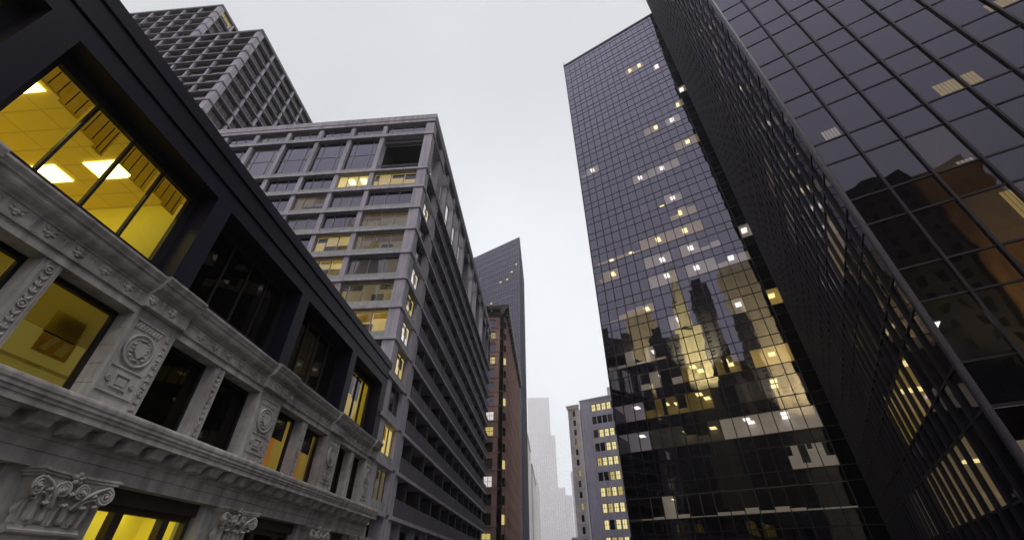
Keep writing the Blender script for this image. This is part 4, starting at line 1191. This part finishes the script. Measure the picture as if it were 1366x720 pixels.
# ground storey: pilasters with capitals, windows between
PC_ = [-8.4, -2.45, 3.55, 9.62, 15.72, 21.75, 26.9]
for c_ in PC_:
    b = MB()
    b.box(FL, c_-.72, c_+.72, -.4, .10, .9, 2.44); b.box(FL, c_-.85, c_+.85, -.4, .22, 0, .9)
    b.box(FL, c_-1.25, c_+1.25, -.9, -.12, 0, 3.62)
    b.build('pilaster_shaft', M['stone'], lb)
def capital(c_):
    o = MB()
    z0, z1 = 2.60, 3.46                         # bell, flaring upwards
    n = 8; vs = []
    for j in range(n+1):
        t = j/n; w_ = .66+.16*t**2.2; d_ = .13+.14*t**2
        z = z0+(z1-z0)*t
        vs += [FL(c_-w_, -.2, z), FL(c_-w_, d_, z), FL(c_+w_, d_, z), FL(c_+w_, -.2, z)]
    fs = []
    for j in range(n):
        for k in range(4): fs.append((j*4+k, j*4+(k+1) % 4, j*4+4+(k+1) % 4, j*4+4+k))
    fs += [(0, 1, 2, 3), (n*4+3, n*4+2, n*4+1, n*4)]
    o.add(vs, fs)
    cap = o.build('capital', M['stone_relief'], lb)
    a = MB()                                     # abacus with a hollowed front
    m = 14
    for (zz0, zz1, gr) in ((3.46, 3.52, -.05), (3.52, 3.58, .0), (3.58, 3.63, .035)):
        pts = [(c_-.93-gr, -.2)]
        for k in range(m+1):
            t = k/m*2-1
            pts.append((c_+t*(.93+gr), .20+gr+.24*abs(t)**2))
        pts.append((c_+.93+gr, -.2))
        a.plan([(FL(p, d, 0)[0], FL(p, d, 0)[1]) for p, d in pts], zz0, zz1)
    a.build('abacus', M['stone_relief'], cap)
    r = MB()                                     # astragal ring under the leaves
    r.profile(FL, [(-.2, 2.44), (.15, 2.44), (.20, 2.47), (.21, 2.51), (.18, 2.54), (.155, 2.545), (.155, 2.60), (-.2, 2.60)], c_-.78, c_+.78)
    r.build('astragal', M['stone_relief'], cap)
    def volute(ca, cd, cz, rad, sgn, face):
        """spiral scroll on a thin disc; face turns it towards the corner"""
        v = MB(); pts = []; rr = []
        cf, sf = math.cos(face), math.sin(face)
        for k in range(60):
            t = k/59; an = 1.6-t*5.2*math.pi; q = rad*(1-.86*t)
            x = sgn*q*math.cos(an); z = q*math.sin(an)
            pts.append(FL(ca+x*cf, cd-x*sf*sgn*0-abs(0)+x*sgn*sf*.6+.03*t, cz+z)); rr.append(.030*(1-t*.4))
        v.tube(pts, rr, 7)
        n = 20; D_ = []
        for dd in (-.06, .0):
            for k in range(n):
                an = 2*math.pi*k/n; x = rad*.98*math.cos(an)
                D_.append(FL(ca+x*cf, cd+x*sgn*sf*.6+dd, cz+rad*.98*math.sin(an)))
        v.add(D_, [(k, (k+1) % n, n+(k+1) % n, n+k) for k in range(n)]+[tuple(range(n)), tuple(range(2*n-1, n-1, -1))])
        v.blob(FL, ca, cd+.04, cz, .04, .05, .04)
        return v
    for s in (-1, 1):
        v = volute(c_+s*.80, .36, 3.27, .185, s, .45)
        v.tube([FL(c_+s*.22, .24, 2.95), FL(c_+s*.32, .30, 3.14), FL(c_+s*.46, .35, 3.28), FL(c_+s*.60, .38, 3.38), FL(c_+s*.78, .39, 3.455)], [.045, .044, .042, .038, .032], 8)
        v.tube([FL(c_+s*.26, .22, 2.95), FL(c_+s*.38, .27, 3.08), FL(c_+s*.52, .31, 3.17), FL(c_+s*.63, .34, 3.18)], [.04, .036, .03, .02], 7)
        v.build('corner_scroll', M['stone_relief'], cap)
        v = volute(c_+s*.215, .32, 3.28, .15, -s, .1)
        v.tube([FL(c_+s*.34, .22, 2.92), FL(c_+s*.40, .27, 3.06), FL(c_+s*.41, .30, 3.20), FL(c_+s*.36, .32, 3.36), FL(c_+s*.24, .33, 3.43)], [.04, .038, .036, .034, .030], 8)
        v.build('inner_scroll', M['stone_relief'], cap)
    f = MB()
    for k in range(5):
        an = 2*math.pi*k/5+.3; f.blob(FL, c_+.085*math.cos(an), .30, 3.53+.085*math.sin(an), .068, .07, .055, an)
    f.blob(FL, c_, .36, 3.53, .035, .05, .035); f.build('rosette', M['stone_relief'], cap)
    def leaf(ca, zb, h, w_, d0, lean):
        """acanthus leaf: lobed, ribbed, tip curling out and down"""
        L = MB(); nu, nv = 13, 12; vs = []
        for j in range(nv+1):
            t = j/nv
            lob = 1+.22*math.sin(t*math.pi*5.0)
            hw = w_*(.62+.5*math.sin(math.pi*min(t*1.05, 1)))*(1-t**5*.75)*lob*.72
            if t < .78: z = zb+h*t/.78*.93; out = .02+.05*t
            else:
                q = (t-.78)/.22*math.pi*.95; z = zb+h*.93+.05*math.sin(q)*h/.4; out = .06+.085*(1-math.cos(q))
            for i in range(nu):
                u = i/(nu-1)*2-1
                rib = .018*math.cos(u*math.pi*3.5)-.05*abs(u)**1.6+.03*(1-abs(u))
                vs.append(FL(ca+u*hw+lean*t, d0+out+rib, z-.05*abs(u)*h))
        fs = [(j*nu+i, j*nu+i+1, (j+1)*nu+i+1, (j+1)*nu+i) for j in range(nv) for i in range(nu-1)]
        L.add(vs, fs, True); return L
    lv = MB()
    for k in range(3):
        q = leaf(c_+(k-1)*.44, 2.60, .40, .25, .13, 0); lv.add(q.v, q.f, True)
    for k in (-1.02, -.5, .5, 1.02):
        q = leaf(c_+k*.46, 2.66, .60, .23, .15, k*.06); lv.add(q.v, q.f, True)
    q = leaf(c_, 2.66, .56, .18, .14, 0); lv.add(q.v, q.f, True)
    for s in (-1, 1):
        q = leaf(c_+s*.66, 2.60, .46, .18, .10, s*.06); lv.add(q.v, q.f, True)
    o = lv.build('acanthus_leaves', M['stone_relief'], cap, recalc=False)
    md = o.modifiers.new('thick', 'SOLIDIFY'); md.thickness = .02
    return cap
c0 = capital(9.62)
for c_ in PC_:
    if c_ != 9.62: copy_part(c0, (0, c_-9.62, 0), lb)
for i in range(len(PC_)-1):
    a0, a1 = PC_[i]+1.25, PC_[i+1]-1.25
    lit = i in (2, 3)
    f = MB(); d = -.55
    f.box(FL, a0-.001, a1+.001, -.9, -.30, 3.28, 3.62); f.box(FL, a0, a0+.16, d-.1, d+.10, 0, 3.28); f.box(FL, a1-.16, a1, d-.1, d+.10, 0, 3.28)
    f.box(FL, a0+.16, a1-.16, d-.1, d+.06, 3.12, 3.279)
    for t in (.27, .73): a = a0+(a1-a0)*t; f.box(FL, a-.13, a+.13, d-.1, d+.13, 0, 3.12)
    f.box(FL, a0+.16, a1-.16, d-.1, d+.05, .0, .5)
    w = f.build('window', M['bronze'], lb)
    q = MB(); q.quad(FL(a0+.1, d, .5), FL(a1-.1, d, .5), FL(a1-.1, d, 3.2), FL(a0+.1, d, 3.2)); q.build('pane', M['g_clear'] if i in (2, 3, 5) else M['g_black'], w, recalc=False)
    if i in (2, 3): room(lb, FL, a0-.4, a1+.4, .3, 3.5, 1.5, M['room_gold'], [(a0+.6, .7), ((a0+a1)/2, .7), (a1-.6, .7)], M['lamp_gold'], d0=-.92)
    elif i == 5: room(lb, FL, a0-.2, a1+.2, .3, 3.5, 1.5, M['room_a'], [((a0+a1)/2, .7)], M['lamp_y'], d0=-.92)
    else: MB().box(FL, a0, a1, -1.2, -1.1, .1, 3.5).build('blind', M['blind_dark'], w)

GROUPS = {'concrete_tower': 'twin concrete grid towers', 'stone_office_building': 'hazy stone buildings down the left side', 'hazy_slab_tower': 'pale blocks in the haze',
          'floodlit_stone_block': 'floodlit cream blocks mirrored in the glass', 'black_office_tower': 'unlit black towers mirrored in the glass'}
for o in list(SC.objects):
    g_ = GROUPS.get(o.name.split('.')[0])
    if g_ and o.parent is None: o['group'] = g_

# ------------------------------------------------------------------ air
zb = MB(); zb.box(WF, -2700, 2700, -2700, 2700, -1, 582)
hz = zb.build('haze', M['paint'], kind='stuff')
m, nt, out = newmat('thin white haze')
v = N(nt, 'ShaderNodeVolumePrincipled'); v.inputs['Color'].default_value = (.97, .97, .98, 1); v.inputs['Density'].default_value = .00031; v.inputs['Anisotropy'].default_value = .72
nt.links.new(v.outputs[0], out.inputs['Volume'])
hz.data.materials.clear(); hz.data.materials.append(m)

# ------------------------------------------------------------------ sky, sun, camera
w = bpy.data.worlds.new('World'); SC.world = w; w.use_nodes = True
nt = w.node_tree; nt.nodes.clear()
out = nt.nodes.new('ShaderNodeOutputWorld'); bg = N(nt, 'ShaderNodeBackground', Strength=.1)
SUN_EL, SUN_ROT = 62, 118
sky = nt.nodes.new('ShaderNodeTexSky'); sky.sky_type = 'NISHITA'; sky.sun_disc = False; sky.sun_elevation = R(SUN_EL); sky.sun_rotation = R(SUN_ROT)
hs = N(nt, 'ShaderNodeHueSaturation', Saturation=.35); nt.links.new(sky.outputs[0], hs.inputs['Color'])
tc = nt.nodes.new('ShaderNodeTexCoord')
nz = N(nt, 'ShaderNodeTexNoise', Scale=2.2, Detail=5.0, Roughness=.55); nt.links.new(tc.outputs['Generated'], nz.inputs['Vector'])
# overcast: a broad bright patch high behind the viewer's left shoulder, a pale glow along the street's end
def lobe(d, f0, f1, t0, t1):
    dt = N(nt, 'ShaderNodeVectorMath', operation='DOT_PRODUCT'); nt.links.new(tc.outputs['Generated'], dt.inputs[0]); dt.inputs[1].default_value = Vector(d).normalized()
    mr = N(nt, 'ShaderNodeMapRange'); mr.interpolation_type = 'SMOOTHSTEP'
    mr.inputs['From Min'].default_value = f0; mr.inputs['From Max'].default_value = f1; mr.inputs['To Min'].default_value = t0; mr.inputs['To Max'].default_value = t1
    nt.links.new(dt.outputs['Value'], mr.inputs['Value']); return mr.outputs['Result']
ad1 = N(nt, 'ShaderNodeMath', operation='ADD'); nt.links.new(lobe((-.47, -.62, .62), .62, 1.0, 0, 9.0), ad1.inputs[0]); nt.links.new(lobe((0, 1, .05), .45, 1.0, 7.7, 11.2), ad1.inputs[1])
ad2 = N(nt, 'ShaderNodeMath', operation='SUBTRACT'); nt.links.new(ad1.outputs[0], ad2.inputs[0]); nt.links.new(lobe((.66, -.50, .56), .72, 1.0, 0, .8), ad2.inputs[1])
nr = N(nt, 'ShaderNodeMapRange'); nr.inputs['From Min'].default_value = .3; nr.inputs['From Max'].default_value = .7; nr.inputs['To Min'].default_value = .94; nr.inputs['To Max'].default_value = 1.05
nt.links.new(nz.outputs['Fac'], nr.inputs['Value'])
mu = N(nt, 'ShaderNodeMath', operation='MULTIPLY'); nt.links.new(ad2.outputs[0], mu.inputs[0]); nt.links.new(nr.outputs['Result'], mu.inputs[1])
vt = N(nt, 'ShaderNodeMix', data_type='RGBA'); vt.inputs['A'].default_value = (.965, .99, 1.03, 1); vt.inputs['B'].default_value = (.985, .95, 1.13, 1)
nt.links.new(lobe((0, -1, .45), .12, .65, 0, 1), vt.inputs['Factor'])
cl = N(nt, 'ShaderNodeVectorMath', operation='SCALE'); nt.links.new(vt.outputs['Result'], cl.inputs[0]); nt.links.new(mu.outputs[0], cl.inputs['Scale'])
mx = N(nt, 'ShaderNodeMix', data_type='RGBA'); mx.inputs['Factor'].default_value = .9
nt.links.new(hs.outputs['Color'], mx.inputs['A']); nt.links.new(cl.outputs['Vector'], mx.inputs['B'])
nt.links.new(mx.outputs['Result'], bg.inputs['Color']); nt.links.new(bg.outputs[0], out.inputs['Surface'])

sd = bpy.data.lights.new('sun', 'SUN'); sd.energy = 1.5; sd.angle = R(24); sd.color = (1, .96, .92)
so = bpy.data.objects.new('sun', sd); COL.objects.link(so)
el, ro = R(SUN_EL), R(SUN_ROT)
sv = Vector((math.sin(ro)*math.cos(el), math.cos(ro)*math.cos(el), math.sin(el)))
so.rotation_euler = (-sv).to_track_quat('-Z', 'Y').to_euler()

cd = bpy.data.cameras.new('camera'); cam = bpy.data.objects.new('camera', cd); COL.objects.link(cam)
cam.location = (0, 0, CAMZ); cam.rotation_euler = (R(90+PITCH), 0, R(YAW))
cd.sensor_fit = 'HORIZONTAL'; cd.sensor_width = 36; cd.lens = 36*FPX/1366
cd.clip_start = .1; cd.clip_end = 8000
SC.camera = cam
SC.view_settings.view_transform = 'Standard'; SC.view_settings.look = 'None'; SC.view_settings.gamma = 1; SC.view_settings.exposure = 0
SC.view_settings.use_curve_mapping = False
SC.render.engine = 'CYCLES'
cy = SC.cycles
cy.adaptive_threshold = .006
cy.use_denoising = True; cy.max_bounces = 7; cy.diffuse_bounces = 3; cy.glossy_bounces = 4; cy.transparent_max_bounces = 14; cy.volume_bounces = 3
cy.sample_clamp_indirect = 6; cy.caustics_reflective = False; cy.caustics_refractive = False
